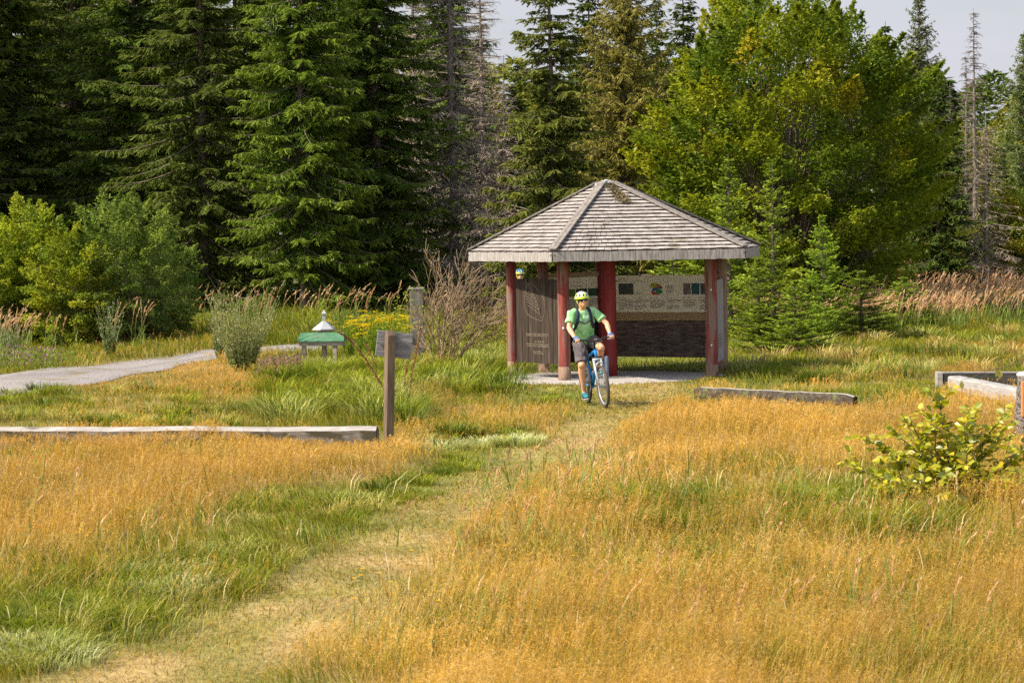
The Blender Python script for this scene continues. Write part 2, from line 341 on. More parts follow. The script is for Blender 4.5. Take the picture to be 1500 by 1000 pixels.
def place(src, px, D, sc=1., rz=None, label='', cat='tree', group=None, sxy=None):
    o = src if id(src) not in _used else copy_tree(src); _used.add(id(src))
    for k in ('label', 'category', 'group'):
        if k in o: del o[k]
    x = XD(px, D); o.location = (x, D, float(hz(x, D))-.03); o.rotation_euler = (0, 0, rng.random()*6.28 if rz is None else rz); o.scale = ((sxy or sc), (sxy or sc), sc)
    return tag(o, label, cat, group)

def build_trees():
    GS = 'spruces at the edge of the wood'; GD = 'dead bare spruces in the wood'; GY = 'young spruces behind the pavilion'; GB = 'spruces deeper in the wood'
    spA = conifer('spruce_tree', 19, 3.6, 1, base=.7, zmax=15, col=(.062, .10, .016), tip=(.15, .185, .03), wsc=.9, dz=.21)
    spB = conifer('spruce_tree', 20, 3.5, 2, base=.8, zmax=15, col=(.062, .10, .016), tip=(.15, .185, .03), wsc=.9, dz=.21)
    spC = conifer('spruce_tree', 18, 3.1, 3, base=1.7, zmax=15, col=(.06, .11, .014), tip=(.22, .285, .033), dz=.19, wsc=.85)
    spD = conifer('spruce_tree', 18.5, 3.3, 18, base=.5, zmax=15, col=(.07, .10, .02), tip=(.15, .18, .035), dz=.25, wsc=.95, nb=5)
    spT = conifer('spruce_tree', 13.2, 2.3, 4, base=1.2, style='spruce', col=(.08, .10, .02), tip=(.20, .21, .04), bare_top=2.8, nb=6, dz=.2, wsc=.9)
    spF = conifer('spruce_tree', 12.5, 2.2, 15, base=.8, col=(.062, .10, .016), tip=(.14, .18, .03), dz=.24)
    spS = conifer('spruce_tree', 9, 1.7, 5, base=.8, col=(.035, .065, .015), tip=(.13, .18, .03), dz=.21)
    de1 = conifer('dead_spruce', 17, 2.6, 6, base=1.0, style='dead', dz=.26, nb=6, zmax=15, col=(.43, .34, .26))
    de2 = conifer('dead_spruce', 10.2, 1.15, 7, base=.8, style='dead', dz=.30, nb=5, col=(.15, .12, .095))
    la1 = conifer('larch_tree', 15, 2.7, 8, base=1.2, style='larch', col=(.24, .23, .045), tip=(.36, .32, .08), dz=.19, nb=8)
    la2 = conifer('larch_tree', 12, 2.15, 9, base=1.5, style='larch', col=(.14, .17, .06), tip=(.20, .24, .08), dz=.22, nb=8, wsc=.95)
    yo1 = conifer('young_spruce', 4.8, 1.1, 10, base=.08, style='young', col=(.12, .18, .02), tip=(.38, .44, .055), dz=.24, nb=6, wsc=.9)
    yo2 = conifer('young_spruce', 4.2, 1.25, 12, base=.05, style='young', col=(.12, .19, .02), tip=(.38, .46, .055), dz=.24, nb=7, wsc=.9)
    P = place
    # left wood, front row
    P(spB, -75, 80, 1., 0, 'big dark spruce cut by the left photo edge behind the yellow-green bush', group=GS)
    P(spA, 25, 83, 1., 1, 'dark spruce rising right behind the yellow-green roadside bush at far left', group=GS)
    P(spD, 118, 87, 1.05, 2, 'dark spruce between the yellow-green bush and the blue-green bush tops', group=GS)
    P(spA, 205, 82, 1.02, 3.6, 'dark spruce standing directly above the blue-green bush', group=GS)
    P(spD, 300, 78, 1.0, 5.2, 'dark spruce with low sweeping limbs right of the blue-green bush', group=GS, sxy=1.05)
    P(spC, 447, 75, 1.0, .5, 'bright green sunlit spruce with a bare reddish trunk foot above the green lectern', group=GS, sxy=.86)
    P(spB, 555, 79, .97, 4.2, 'dark broad spruce just right of the bright sunlit spruce', group=GS, sxy=1.0)
    P(spC, 508, 84, 1.0, 3, 'mid-green spruce wedged between the sunlit spruce and its dark neighbour', group=GS)
    P(spT, 812, 73, 1.0, 1.2, 'spruce with a thin brownish top directly behind the left slope of the pavilion roof', group=GS)
    P(spS, 764, 81, .97, 2.2, 'small dark spruce left of the thin-topped one above the roof', group=GS)
    P(la1, 920, 78, .98, 1, 'golden-green larch behind the top of the pavilion roof', cat='tree')
    P(de1, 668, 80, 1.0, 1, 'tallest dead spruce, a bare grey-brown trunk left of the pavilion', group=GD)
    P(de1, 712, 84, .80, 3, 'dead spruce with hanging grey twigs just right of the tallest one', group=GD)
    P(de1, 612, 92, .95, 4.4, 'dead grey spruce half hidden behind the dark broad spruce', group=GD)
    P(de1, 742, 76, .50, 5.4, 'low dead spruce with pale drooping limbs by the left eave of the roof', group=GD, sxy=.85)
    P(de2, 1430, 81, 1.0, 1, 'tall dead spruce with a spiky bare tip standing alone near the right edge', group=GD)
    P(de2, 1417, 86, .88, 3, 'thin dead spruce close behind the spiky dead one near the right edge', group=GD)
    P(de2, 1394, 99, .83, 2, 'distant bare dead stem left of the spiky dead spruce', group=GD)
    P(de1, 1447, 77, .40, 2, 'short dead spruce, a mop of grey twigs below the spiky dead one', group=GD, sxy=.6)
    P(la2, 1350, 93, 1.0, 1, 'narrow grey-green larch with a pointed top against the sky on the right')
    P(spS, 1376, 77, .92, 1, 'dark drooping spruce below the narrow pointed larch', group=GS)
    P(spS, 1330, 84, .80, 4, 'dark spruce just right of the big beech crown', group=GS)
    P(spS, 1470, 79, .60, 2.9, 'low dark spruce at the foot of the yellow-green larch by the right edge', group=GS)
    P(spS, 1405, 82, .70, 5.1, 'dark spruce left of the spiky dead one, behind the reeds', group=GS)
    P(la2, 1502, 84, .80, 3, 'yellow-green larch cut by the right photo edge')
    # deeper
    P(spF, 1008, 100, 1.1, 1, 'distant spruce tip above the left shoulder of the big beech', group=GB)
    P(spS, 1301, 100, 1.25, 2, 'distant slim spruce tip between the beech and the pointed larch', group=GB)
    P(spA, 355, 98, 1.0, 2, 'shaded spruce in the gap between low-limbed spruce and sunlit spruce', group=GB)
    P(spB, 655, 102, 1.0, 3, 'dark spruce deep in the wood behind the tallest dead spruce', group=GB)
    P(spS, 705, 98, 1.20, 3, 'dark spruce tip in the sky gap left of the thin-topped spruce', group=GB)
    P(spF, 868, 96, 1.12, 5, 'dark spruce between the thin-topped spruce and the golden larch', group=GB)
    P(spF, 968, 92, .95, 0, 'dark spruce between the golden larch and the big beech', group=GB)
    P(spB, 60, 100, .98, 4, 'dark spruce deep in the wood behind the leftmost pair', group=GB)
    P(spA, 165, 104, 1., 5.5, 'dark spruce deep in the wood above the gap of the two bushes', group=GB)
    P(spB, 255, 99, .93, .7, 'dark spruce deep in the wood left of the yellowish broadleaf tree', group=GB)
    # broadleaves
    acc = lambda p, r: (p[:, 2] > 4.2) & (r.random(len(p)) < np.clip(.10+.16*np.sin(p[:, 0]*1.1+p[:, 2]*.9+1), .03, .3))
    be = broadleaf('beech_tree', 9.9, 4.55, 21, cb=.3, npl=500, nl=520, ls=.10, cols=((.175, .215, .013), (.245, .275, .015), (.095, .15, .012)), accent=((.34, .33, .02), (.41, .34, .022), (.30, .31, .02)), acc_fn=acc, plume=1.4, pw=.40, zc=.44, trunk_r=.28, tipy=.35)
    P(be, 1156, 66, 1., 0, 'huge round beech with yellowing leaf tips behind the right half of the pavilion')
    bl = broadleaf('broadleaf_tree', 8, 2.8, 22, cb=.8, npl=120, nl=300, ls=.12, cols=((.22, .25, .03), (.16, .20, .035), (.32, .29, .035)), plume=1.7, trunk_r=.16)
    P(bl, 745, 108, 1.22, 1, 'yellowish broadleaf tree deep behind the small dark spruce', group='broadleaf trees in the wood')
    P(bl, 350, 106, 1.5, 2, 'yellowish broadleaf tree catching sun between two tall spruces on the left', group='broadleaf trees in the wood')
    P(bl, 1462, 90, .92, 3, 'dull green broadleaf tree behind the spiky dead spruce', group='broadleaf trees in the wood')
    P(bl, 1410, 97, .80, 5, 'olive broadleaf tree between the pointed larch and the spiky dead spruce', group='broadleaf trees in the wood')
    P(bl, 1500, 78, .58, 4, 'low broadleaf tree with pale leaves at the right photo edge behind the reeds', group='broadleaf trees in the wood')
    P(bl, 1395, 80, .42, 1.4, 'small bushy broadleaf under the drooping spruce at the right', group='broadleaf trees in the wood')
    P(bl, 1450, 84, .50, .4, 'small bushy broadleaf between the spiky dead spruce and the reeds', group='broadleaf trees in the wood')
    # roadside bushes
    b1_ = broadleaf('bush', 4.0, 1.75, 31, cb=.1, npl=150, nl=330, ls=.075, cols=((.29, .33, .025), (.36, .38, .03), (.20, .26, .025)), plume=.8, pw=.36, upb=.15, stems=5, trunk_r=.1, zc=.45, tipy=.3)
    P(b1_, 38, 62, 1., 1, 'yellow-green rounded bush left of the blue-green one beside the gravel road', cat='bush')
    P(b1_, -62, 66, .95, 3, 'yellow-green bush mostly cut off by the left photo edge', cat='bush')
    b2_ = broadleaf('bush', 4.2, 1.75, 32, cb=.1, npl=150, nl=360, ls=.065, cols=((.19, .26, .05), (.25, .32, .065), (.14, .21, .04)), plume=.75, pw=.36, upb=.12, stems=5, trunk_r=.1, zc=.42, tipy=.15)
    P(b2_, 182, 60, 1., 1, 'blue-green upright bush beside the gravel road', cat='bush')
    P(b1_, 108, 59.3, .80, 4.2, 'low yellow-green bush in front, between the yellow-green and blue-green bushes', cat='bush')
    P(b2_, 226, 62.5, .80, 2.6, 'lower blue-green bush at the right foot of the upright one', cat='bush')
    P(b1_, -8, 60.5, .80, 5.1, 'yellow-green bush in front of the cut-off one at far left', cat='bush')
    # young spruces behind the pavilion
    P(yo1, 1070, 58, .96, 0, 'leftmost tall young spruce, its tip rising above the right slope of the roof', group=GY)
    P(yo1, 1133, 56, .88, 2, 'tallest-looking young spruce with a long bare leader right of the pavilion', group=GY)
    P(yo2, 1205, 55, .72, 1, 'young spruce farthest right of the pavilion with a spreading foot', group=GY)
    P(yo2, 1112, 52, .52, 4, 'low bushy young spruce touching the right post of the pavilion', group=GY, sxy=.75)
    P(yo2, 1165, 51, .40, 2.4, 'low young spruce in front of the tall one with the bare leader', group=GY, sxy=.7)
    P(yo2, 1262, 56, .40, 3.4, 'low spreading spruce under the beech, left of its neighbour by the reeds', group=GY, sxy=.9)
    P(yo2, 1325, 60, .34, 5.4, 'low spreading spruce beside the tall reeds at right', group=GY, sxy=.85)
    P(yo1, 985, 60, .62, 3.4, 'young spruce seen through the pavilion above the right information board', group=GY, sxy=.9)
    # off to the left, shading the wood
    for i, (px, D) in enumerate([(-200, 82), (-330, 88), (-300, 76)]):
        P([spA, spB][i % 2], px, D, 1.05, i, 'dark spruce standing in the wood beyond the left photo edge', group='spruces beyond the photo edge')
    # far wood: one mass
    parts = []
    fr = np.random.default_rng(5)
    for i in range(150):
        D = fr.uniform(112, 185); px = fr.uniform(-330, 1850); x = XD(px, D); k = np.interp(px, [-300, 300, 640, 700, 760, 1000, 1300, 1500, 1850], [1, 1, .62, .52, .5, .5, .40, .44, .8])
        hh = (6+9*fr.random()*k+6*k)*np.interp(D, [110, 185], [.86, 1.12]); hh = min(hh, 5+14*k); R = hh*.19; z0 = float(hz(x, D)); n = 900; t = fr.random(n)**.75; con = fr.random() < .6
        a = fr.random(n)*6.28; rr = R*((1-t)**.8 if con else np.sin(np.clip(t*.9+.12, 0, 1)*PI)**.5*1.25)*(.55+.5*fr.random(n)); B = np.stack([x+np.cos(a)*rr, D+np.sin(a)*rr, z0+t*hh], 1)
        Dr = np.stack([np.cos(a), np.sin(a), np.full(n, -.25 if con else .2)], 1); Dr = unit(Dr+rdir(fr, n)*.4); Sd = unit(np.cross(Dr, rdir(fr, n)+np.array([0, 0, 1.2])))
        c0 = np.array([(.055, .085, .025), (.10, .13, .035), (.20, .20, .045)][0 if con else fr.integers(1, 3)]); L = fr.uniform(.45, .95, n)
        parts.append(leaves(B, Dr, Sd, L, L*.38, c0*(.6+.8*fr.random((n, 1)))))
        parts.append(tubes(np.array([[[x, D, z0], [x, D, z0+hh*.75]]]), np.array([[.15, .03]]), np.array([[.1, .08, .06]]), 5))
    tag(npmesh('far_forest', parts, M_needle), 'far wood of mixed trees filling the gaps behind the nearer ones', 'wood', kind='stuff')
# ================================================================== meadow
CP = np.array([float(v) for v in """
0 990 .35 .25 60 950 .35 .25 150 980 .45 .1 0 900 .25 .35 150 880 .45 .32 300 880 .35 .25 400 870 .3 .22 100 850 .4 .35
500 830 .15 .2 450 790 .08 .28 600 770 .15 .16 550 730 .08 .22 400 800 .12 .32 650 700 .15 .14 300 830 .3 .32 350 940 .5 .08
0 850 .6 .4 0 760 1 .55 100 780 1 .55 200 740 1 .5 300 720 1 .48 400 700 1 .42 500 690 .95 .34 0 680 1 .32 150 690 1 .34 560 680 .85 .3 250 790 .3 .35 350 765 .2 .3 430 735 .3 .25 150 830 .45 .4 500 712 .45 .22 200 870 .15 .28 330 820 .1 .25 90 880 .2 .3
300 668 1 .30 200 668 1 .34 100 666 1 .34 0 664 1 .32 400 668 1 .22 500 664 .7 .1 350 690 1 .34 450 672 .9 .16 150 664 1 .32
50 600 .15 .2 150 590 .45 .22 250 575 .55 .22 350 575 .5 .22 300 552 .8 .28 200 600 .4 .2 100 590 .15 .2 300 600 .35 .2 350 610 .15 .2 250 595 .5 .2 340 555 .8 .25 450 600 .03 .42 500 570 .02 .45 400 600 .1 .36 250 620 .3 .16 0 620 .3 .15 530 620 .08 .3 150 620 .3 .16 100 565 .45 .16 200 560 .5 .18 430 570 .1 .3 400 585 .2 .25
380 620 .2 .2 560 600 .05 .4 450 540 .2 .35 480 560 .03 .45 400 550 .4 .35 540 530 .1 .4
620 640 .75 .28 690 640 .6 .22 640 600 .6 .3 720 620 .75 .32 780 620 .7 .28 820 600 .4 .2 700 670 .1 .11 760 650 .2 .11 620 690 .3 .13 590 662 .8 .28 650 620 .5 .3
700 560 .12 .4 650 570 .08 .42 740 570 .2 .3 700 500 0 .42 720 520 0 .4 720 470 .1 .4 640 540 .12 .4 790 575 .3 .16 780 555 .2 .12 600 520 .2 .45
850 530 .02 .16 950 530 .02 .16 1000 535 .02 .16 900 500 .08 .25 800 510 .05 .25 990 500 .05 .25
850 575 .08 .1 960 575 .08 .1 1000 570 .25 .15 870 560 .05 .1 900 590 .1 .08 1060 555 .15 .13 1100 560 .35 .22 1020 590 .8 .25
1000 620 1 .36 1000 660 1 .42 1100 600 1 .28 1100 650 1 .42 1200 620 1 .38 1300 620 1 .38 1200 680 .95 .42 1400 620 1 .38 1490 640 1 .38 1300 590 .85 .28 1100 695 .8 .42 950 690 .9 .38 900 670 .75 .28
950 740 .3 .38 1050 740 .15 .38 1000 765 .3 .38 1150 745 .2 .42 1250 740 .2 .36 1250 775 .5 .48 1380 760 .5 .42 1100 790 .6 .48 900 740 .6 .38 850 720 .7 .26
800 780 .85 .42 700 800 .85 .36 900 820 .8 .48 650 850 .85 .38 700 900 .85 .48 800 950 .85 .52 600 900 .8 .42 600 980 .85 .48 500 950 .8 .3 1000 900 .97 .56 1200 850 1 .56 1400 850 1 .56 1200 950 .97 .56 1400 970 .65 .52 1490 900 .9 .56 1490 780 .92 .46 900 980 .9 .52 1000 830 .85 .48 1050 990 .92 .52 750 740 .85 .26 480 1000 .7 .26
1150 545 .2 .22 1200 545 .3 .22 1250 552 .25 .2 1300 548 .4 .2 1200 510 .05 .25 1100 500 .05 .25 1150 520 .1 .22 1300 500 .05 .25 1400 500 .05 .25 1280 525 .55 .2 1400 535 .6 .18 1490 528 .45 .2 1490 490 .08 .25 1350 560 .2 .15 1100 530 .1 .22 1200 530 .25 .22 1250 500 .05 .25 1450 505 .15 .25 1330 560 .2 .15 1290 565 .4 .15 1160 562 .4 .15 1420 515 .3 .2
1300 480 .15 .4 1400 470 .3 .6 1450 440 .4 .8 1150 478 .2 .4 1150 570 .7 .18 1200 575 .8 .18 1050 580 .85 .18 1430 590 .9 .2
0 530 .15 .25 100 510 .12 .3 200 505 .3 .35 260 500 .4 .35 300 490 .15 .45 50 490 .1 .5 400 490 .1 .5 500 490 .05 .5 300 470 .1 .7 450 470 .05 .7 600 480 .05 .5 150 470 .05 .6 200 480 .1 .5 350 500 .15 .4 640 470 .05 .5
""".split()]).reshape(-1, 4)
PATH = [G(*p) for p in [(40, 1100), (190, 1010), (370, 930), (500, 860), (585, 802), (672, 738), (765, 688), (850, 645), (908, 612), (932, 585), (925, 562)]]
PATH_W = [.46, .42, .38, .34, .32, .31, .31, .32, .33, .36, .6]
PAV = (2.1, 43.7)
def path_d(x, y):
    best = np.full(x.shape, 1e9); bw = np.ones(x.shape)
    for i in range(len(PATH)-1):
        a, b = PATH[i], PATH[i+1]; dx, dy = b.x-a.x, b.y-a.y; t = np.clip(((x-a.x)*dx+(y-a.y)*dy)/(dx*dx+dy*dy), 0, 1)
        d = np.hypot(x-a.x-t*dx, y-a.y-t*dy); w = PATH_W[i]*(1-t)+PATH_W[i+1]*t; r = d/w; m = r < best; best = np.where(m, r, best)
    return best                                                     # 1 = edge of the trodden strip
ROAD_N = [G(*p) for p in [(-260, 612), (-120, 600), (0, 582), (100, 567), (200, 548), (310, 529), (400, 520), (520, 511)]]
ROAD_F = [G(*p) for p in [(-260, 570), (-120, 562), (0, 550), (100, 538), (200, 528), (310, 515), (400, 508), (520, 500)]]
def road_in(x, y, grow=0.):
    X = [p.x for p in ROAD_N]; yn = np.interp(x, X, [p.y for p in ROAD_N]); yf = np.interp(x, [p.x for p in ROAD_F], [p.y for p in ROAD_F]); return (y > yn-grow) & (y < yf+grow) & (x < ROAD_N[-1].x)
def pav_in(x, y, grow=0.): return ((x-1.8)/(2.15+grow))**2+((y-43.3)/(1.95+grow))**2 < 1
def clear(x, y):
    """low sward kept in front of the beams, the road and the sapling"""
    px, py = proj(x, y); lim = np.full(x.shape, 9.); sc = np.maximum(py-335+.0175*(px-750), 20)/CAM_H
    for p0, p1, l0, l1, pb, reach in [(-60, 330, 637, 638, 662, 46), (330, 560, 641, 650, 658, 46), (1012, 1255, 588, 592, 590, 44), (1366, 1400, 563, 563, 566, 30), (1398, 1510, 572, 590, 574, 50), (-60, 312, 592, 531, 0, 40), (1300, 1500, 690, 700, 742, 40), (560, 580, 640, 640, 648, 30), (700, 1010, 560, 560, 566, 28), (430, 505, 527, 527, 535, 30), (1480, 1520, 630, 630, 640, 40)]:
        t = (px-p0)/(p1-p0); yl = l0+(l1-l0)*t; b = pb if pb else yl; m = (t > -.02) & (t < 1.02) & (py > b-3) & (py < b+reach*2.2); lim = np.where(m, np.minimum(lim, np.maximum((py-yl)/sc, .05)), lim)
    return lim
def field(x, y):
    """dryness and height of the sward at a place"""
    px, py = proj(x, y); px = np.clip(px, -60, 1560); py = np.clip(py, 400, 1010); dr = np.zeros(len(x)); h = np.zeros(len(x))
    asp = 1.9
    for s in range(0, len(x), 40000):
        q = slice(s, s+40000); sc = np.clip((py[q]-330)/300, .18, 1.6)[:, None]
        d2 = ((px[q, None]-CP[:, 0])**2+(asp*(py[q, None]-CP[:, 1]))**2)/(sc**1.2)+60; w = d2**-2.6; W_ = w.sum(1); dr[q] = (w*CP[:, 2]).sum(1)/W_; h[q] = (w*CP[:, 3]).sum(1)/W_
    n1 = vnoise(x, y, 1.7, 3)-.5; n2 = vnoise(x, y, .55, 5)-.5; n3 = vnoise(x, y, 5, 8)-.5
    dr = np.clip(dr+(n1*.45+n2*.5+n3*.25)*np.clip(1.25-1.0*np.abs(dr-.45)*1.6, .25, 1), 0, 1)
    dr = np.clip(dr-.8*np.clip(vnoise(x, y, 1.1, 91)*vnoise(x, y, 3.4, 92)*2.8-.95, 0, 1), 0, 1)
    h = .70*h*(1+.55*n1+1.0*n2)
    pd_ = path_d(x, y)+n2*.5+n1*.3; k = np.clip((pd_-.95)/1.3, 0, 1)
    return dr, np.minimum(h*(.12+.88*k), clear(x, y)), k

def sample(n, seed, dmin=11.5, dmax=92, pw=1.3, spread=.30):
    r = np.random.default_rng(seed); lo, hi = dmin**(2-pw), dmax**(2-pw); D = (lo+(hi-lo)*r.random(n))**(1/(2-pw)); x = D*r.uniform(-spread, spread, n); return x, D, r

M_grass = veg('grass', trans=.36, gloss=.012, rough=.45, tmul=(1.1, 1.15, .7))
M_dry = veg('dry_grass', trans=.38, gloss=.012, rough=.45, tmul=(1.05, .95, .75))
DRY = np.array([(.52, .325, .05), (.57, .365, .065), (.43, .26, .03), (.62, .44, .17), (.48, .30, .08)])
GRN = np.array([(.185, .205, .011), (.26, .265, .014), (.105, .14, .010), (.33, .29, .03), (.40, .38, .10)])
def green_mix(x, y, r, n):
    k = vnoise(x, y, 2.3, 21); j = vnoise(x, y, .6, 23); w = np.clip(np.stack([.35+0*k, .25+.6*(k-.5), .3-.5*(k-.5), .2+.4*(j-.5), .10+.3*(j-.55)], 1), .02, 2); w = w/w.sum(1, keepdims=True); cum = np.cumsum(w, 1)
    return GRN[np.minimum((r.random((n, 1)) > cum).sum(1), 4)]
def blades(n, seed, **kw):
    x, y, r = sample(n, seed, **kw); dr, h, k = field(x, y); keep = ~road_in(x, y, .1-.75*r.random(n)**2.5) & ~pav_in(x, y, -.35*r.random(n)); keep &= (r.random(n) > dr*.38)
    x, y, dr, h, k = x[keep], y[keep], dr[keep], h[keep], k[keep]; n = len(x); lod = (y/20)**.85
    far_tall = 1.
    H = np.maximum(h*r.uniform(.45, 1.1, n)*(1-.35*dr)*1.15, .03+.03*r.random(n)); w = .0055*lod*r.uniform(.6, 1.3, n)
    a = r.random(n)*6.283; wind = vnoise(x, y, 1.3, 31)*5; la = a*.5+wind; lean = np.stack([np.cos(la), np.sin(la), 0*a], 1); ln = r.uniform(.15, .95, n)*H
    z = hz(x, y); B = np.stack([x, y, z], 1); t = np.array([0, .4, .75, 1.]); P = B[:, None]+lean[:, None]*(ln[:, None]*t**1.9)[..., None]; P[:, :, 2] += H[:, None]*(t*1.15-.25*t*t)[None]*np.clip(1.05-.25*ln/H, .5, 1)[:, None]
    Sd = unit(np.stack([np.cos(a), np.sin(a), 0*a], 1)+lean*.2)
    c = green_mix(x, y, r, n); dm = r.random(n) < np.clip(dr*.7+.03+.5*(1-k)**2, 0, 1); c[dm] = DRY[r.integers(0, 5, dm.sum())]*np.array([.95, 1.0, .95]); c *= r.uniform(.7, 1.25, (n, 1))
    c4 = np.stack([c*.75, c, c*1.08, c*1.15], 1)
    return ribbons(P, w[:, None]*np.array([1, .95, .6, .1]), Sd, c4)
def stems(n, seed, nf=13, **kw):
    x, y, r = sample(n, seed, **kw); dr, h, k = field(x, y); keep = ~road_in(x, y, .1-.3*r.random(n)) & ~pav_in(x, y, .1) & (r.random(n) < np.clip((dr-.22)*1.35, 0, 1)**1.25*(.05+.95*k)*np.clip(.22+1.5*vnoise(x, y, .5, 77)*vnoise(x, y, 1.9, 78)*1.7, 0, 1)); x, y, dr, h = x[keep], y[keep], dr[keep], h[keep]; n = len(x)
    lod = (y/20)**.85; H = np.maximum(h*r.uniform(.7, 1.22, n), .05); a = r.random(n)*6.283; la = .6*np.sin(vnoise(x, y, 3, 41)*6)+r.normal(size=n)*.9; lean = np.stack([np.cos(la), np.sin(la), 0*a], 1); ln = r.uniform(.05, .45, n)*H
    B = np.stack([x, y, hz(x, y)], 1); t = np.array([0, .45, .8, 1.]); P = B[:, None]+lean[:, None]*(ln[:, None]*t**2)[..., None]; P[:, :, 2] += H[:, None]*t[None]
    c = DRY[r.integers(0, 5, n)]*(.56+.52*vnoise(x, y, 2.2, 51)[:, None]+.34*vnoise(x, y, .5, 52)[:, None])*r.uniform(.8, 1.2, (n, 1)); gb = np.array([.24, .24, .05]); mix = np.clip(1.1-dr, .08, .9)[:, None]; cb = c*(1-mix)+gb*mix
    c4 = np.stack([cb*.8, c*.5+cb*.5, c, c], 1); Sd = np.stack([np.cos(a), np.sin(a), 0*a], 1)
    out = [ribbons(P, (.0021*lod)[:, None]*np.array([1.2, 1, .8, .5]), Sd, c4)]
    d1 = unit(P[:, 3]-P[:, 2])
    for q in range(nf):                                            # airy panicle
        s = r.uniform(-.6, 1, n)[:, None]; b = P[:, 2]*(1-s)+P[:, 3]*s; dd = unit(d1*.6+rdir(r, n)*(1.0-.35*np.clip(s, 0, 1))); L = (H*.07+.010)*r.uniform(.5, 1.2, n)*lod**.3
        cc = c*r.uniform(.85, 1.3, (n, 1))*np.array([1.06, 1.02, .98]); out.append(leaves(b, dd, unit(np.cross(dd, rdir(r, n))), L, .0029*lod*r.uniform(.6, 1.4, n), cc))
    return out
def reeds(cells, seed, hmul=1.0):
    """cells: (px0, px1, py, n, height): tall reed grass with arching plumes"""
    r = np.random.default_rng(seed); X, Y, Hh = [], [], []
    for px0, px1, py0, py1, n, h in cells:
        u = r.random(n); v = r.random(n)
        for i in range(n):
            g = G(px0+(px1-px0)*u[i], py0+(py1-py0)*v[i]); X.append(g.x); Y.append(g.y); Hh.append(h*r.uniform(.75, 1.15))
    x, y, H = np.array(X), np.array(Y), np.array(Hh); n = len(x); lod = (y/40)**.5; la = r.normal(size=n)*.7; lean = np.stack([np.cos(la), np.sin(la), 0*la], 1); ln = r.uniform(.08, .42, n)*H
    t = np.linspace(0, 1, 7); P = np.stack([x, y, hz(x, y)], 1)[:, None]+lean[:, None]*(ln[:, None]*t**3)[..., None]; P[:, :, 2] += H[:, None]*(t-.10*(ln/H)[:, None]*2*t**5); a = r.random(n)*6.28; Sd = np.stack([np.cos(a), np.sin(a), 0*a], 1)
    c = np.array([(.60, .38, .20), (.68, .46, .27), (.54, .31, .17)])[r.integers(0, 3, n)]*r.uniform(.75, 1.2, (n, 1)); c0 = np.array([.22, .25, .05])*r.uniform(.7, 1.2, (n, 1))
    out = [ribbons(P[:, :6], (.006*lod)[:, None]*np.ones(6), Sd, np.stack([c0, c0, c0, c0*.5+c*.5, c, c], 1))]
    for q in range(16):
        s = r.random(n)*1.9+4.05; i = np.minimum(s.astype(int), 5); f = (s-i)[:, None]; ar = np.arange(n); b = P[ar, i]*(1-f)+P[ar, i+1]*f; dd = unit(unit(P[ar, i+1]-P[ar, i])+rdir(r, n)*.28); L = r.uniform(.05, .10, n)*lod
        out.append(leaves(b, dd, unit(np.cross(dd, rdir(r, n))), L, .014*lod*r.uniform(.6, 1.3, n), c*r.uniform(.85, 1.25, (n, 1))))
    for q in range(4):
        s = r.uniform(.03, .5, n)[:, None]; b = P[:, 0]*(1-s)+P[:, 4]*s; az = r.random(n)*6.28; o = np.stack([np.cos(az), np.sin(az), 0*az], 1); L = r.uniform(.25, .5, n)[:, None]
        PP = np.stack([b, b+o*L*.35+np.array([0, 0, 1])*L*.7, b+o*L*.9+np.array([0, 0, 1])*L*.75], 1); out.append(ribbons(PP, (.012*lod)[:, None]*np.array([1, .9, .15]), unit(np.cross(o, np.array([0, 0, 1.]))), np.array([.20, .27, .05])*r.uniform(.6, 1.3, (n, 1))))
    return out
def spread_tufts(spec, seed):
    """dense arching clumps: (px, py, radius m, height, n, colour)"""
    r = np.random.default_rng(seed); out = []
    for px, py, R, h, n, col in spec:
        g = G(px, py); a = r.random(n)*6.28; rr = R*np.sqrt(r.random(n)); x = g.x+np.cos(a)*rr; y = g.y+np.sin(a)*rr; H = h*r.uniform(.5, 1.1, n); o = np.stack([np.cos(a), np.sin(a), 0*a], 1)+rdir(r, n)*[.5, .5, 0]; ln = H*r.uniform(.4, 1.2, n); t = np.array([0, .35, .7, 1.])
        P = np.stack([x, y, hz(x, y)], 1)[:, None]+o[:, None]*(ln[:, None]*t**1.7)[..., None]; P[:, :, 2] += H[:, None]*(t*1.6-.9*t*t)
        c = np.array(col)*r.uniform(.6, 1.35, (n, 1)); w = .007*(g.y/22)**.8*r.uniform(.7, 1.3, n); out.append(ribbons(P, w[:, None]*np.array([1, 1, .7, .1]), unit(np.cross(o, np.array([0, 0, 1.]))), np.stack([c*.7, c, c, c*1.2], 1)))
    return out

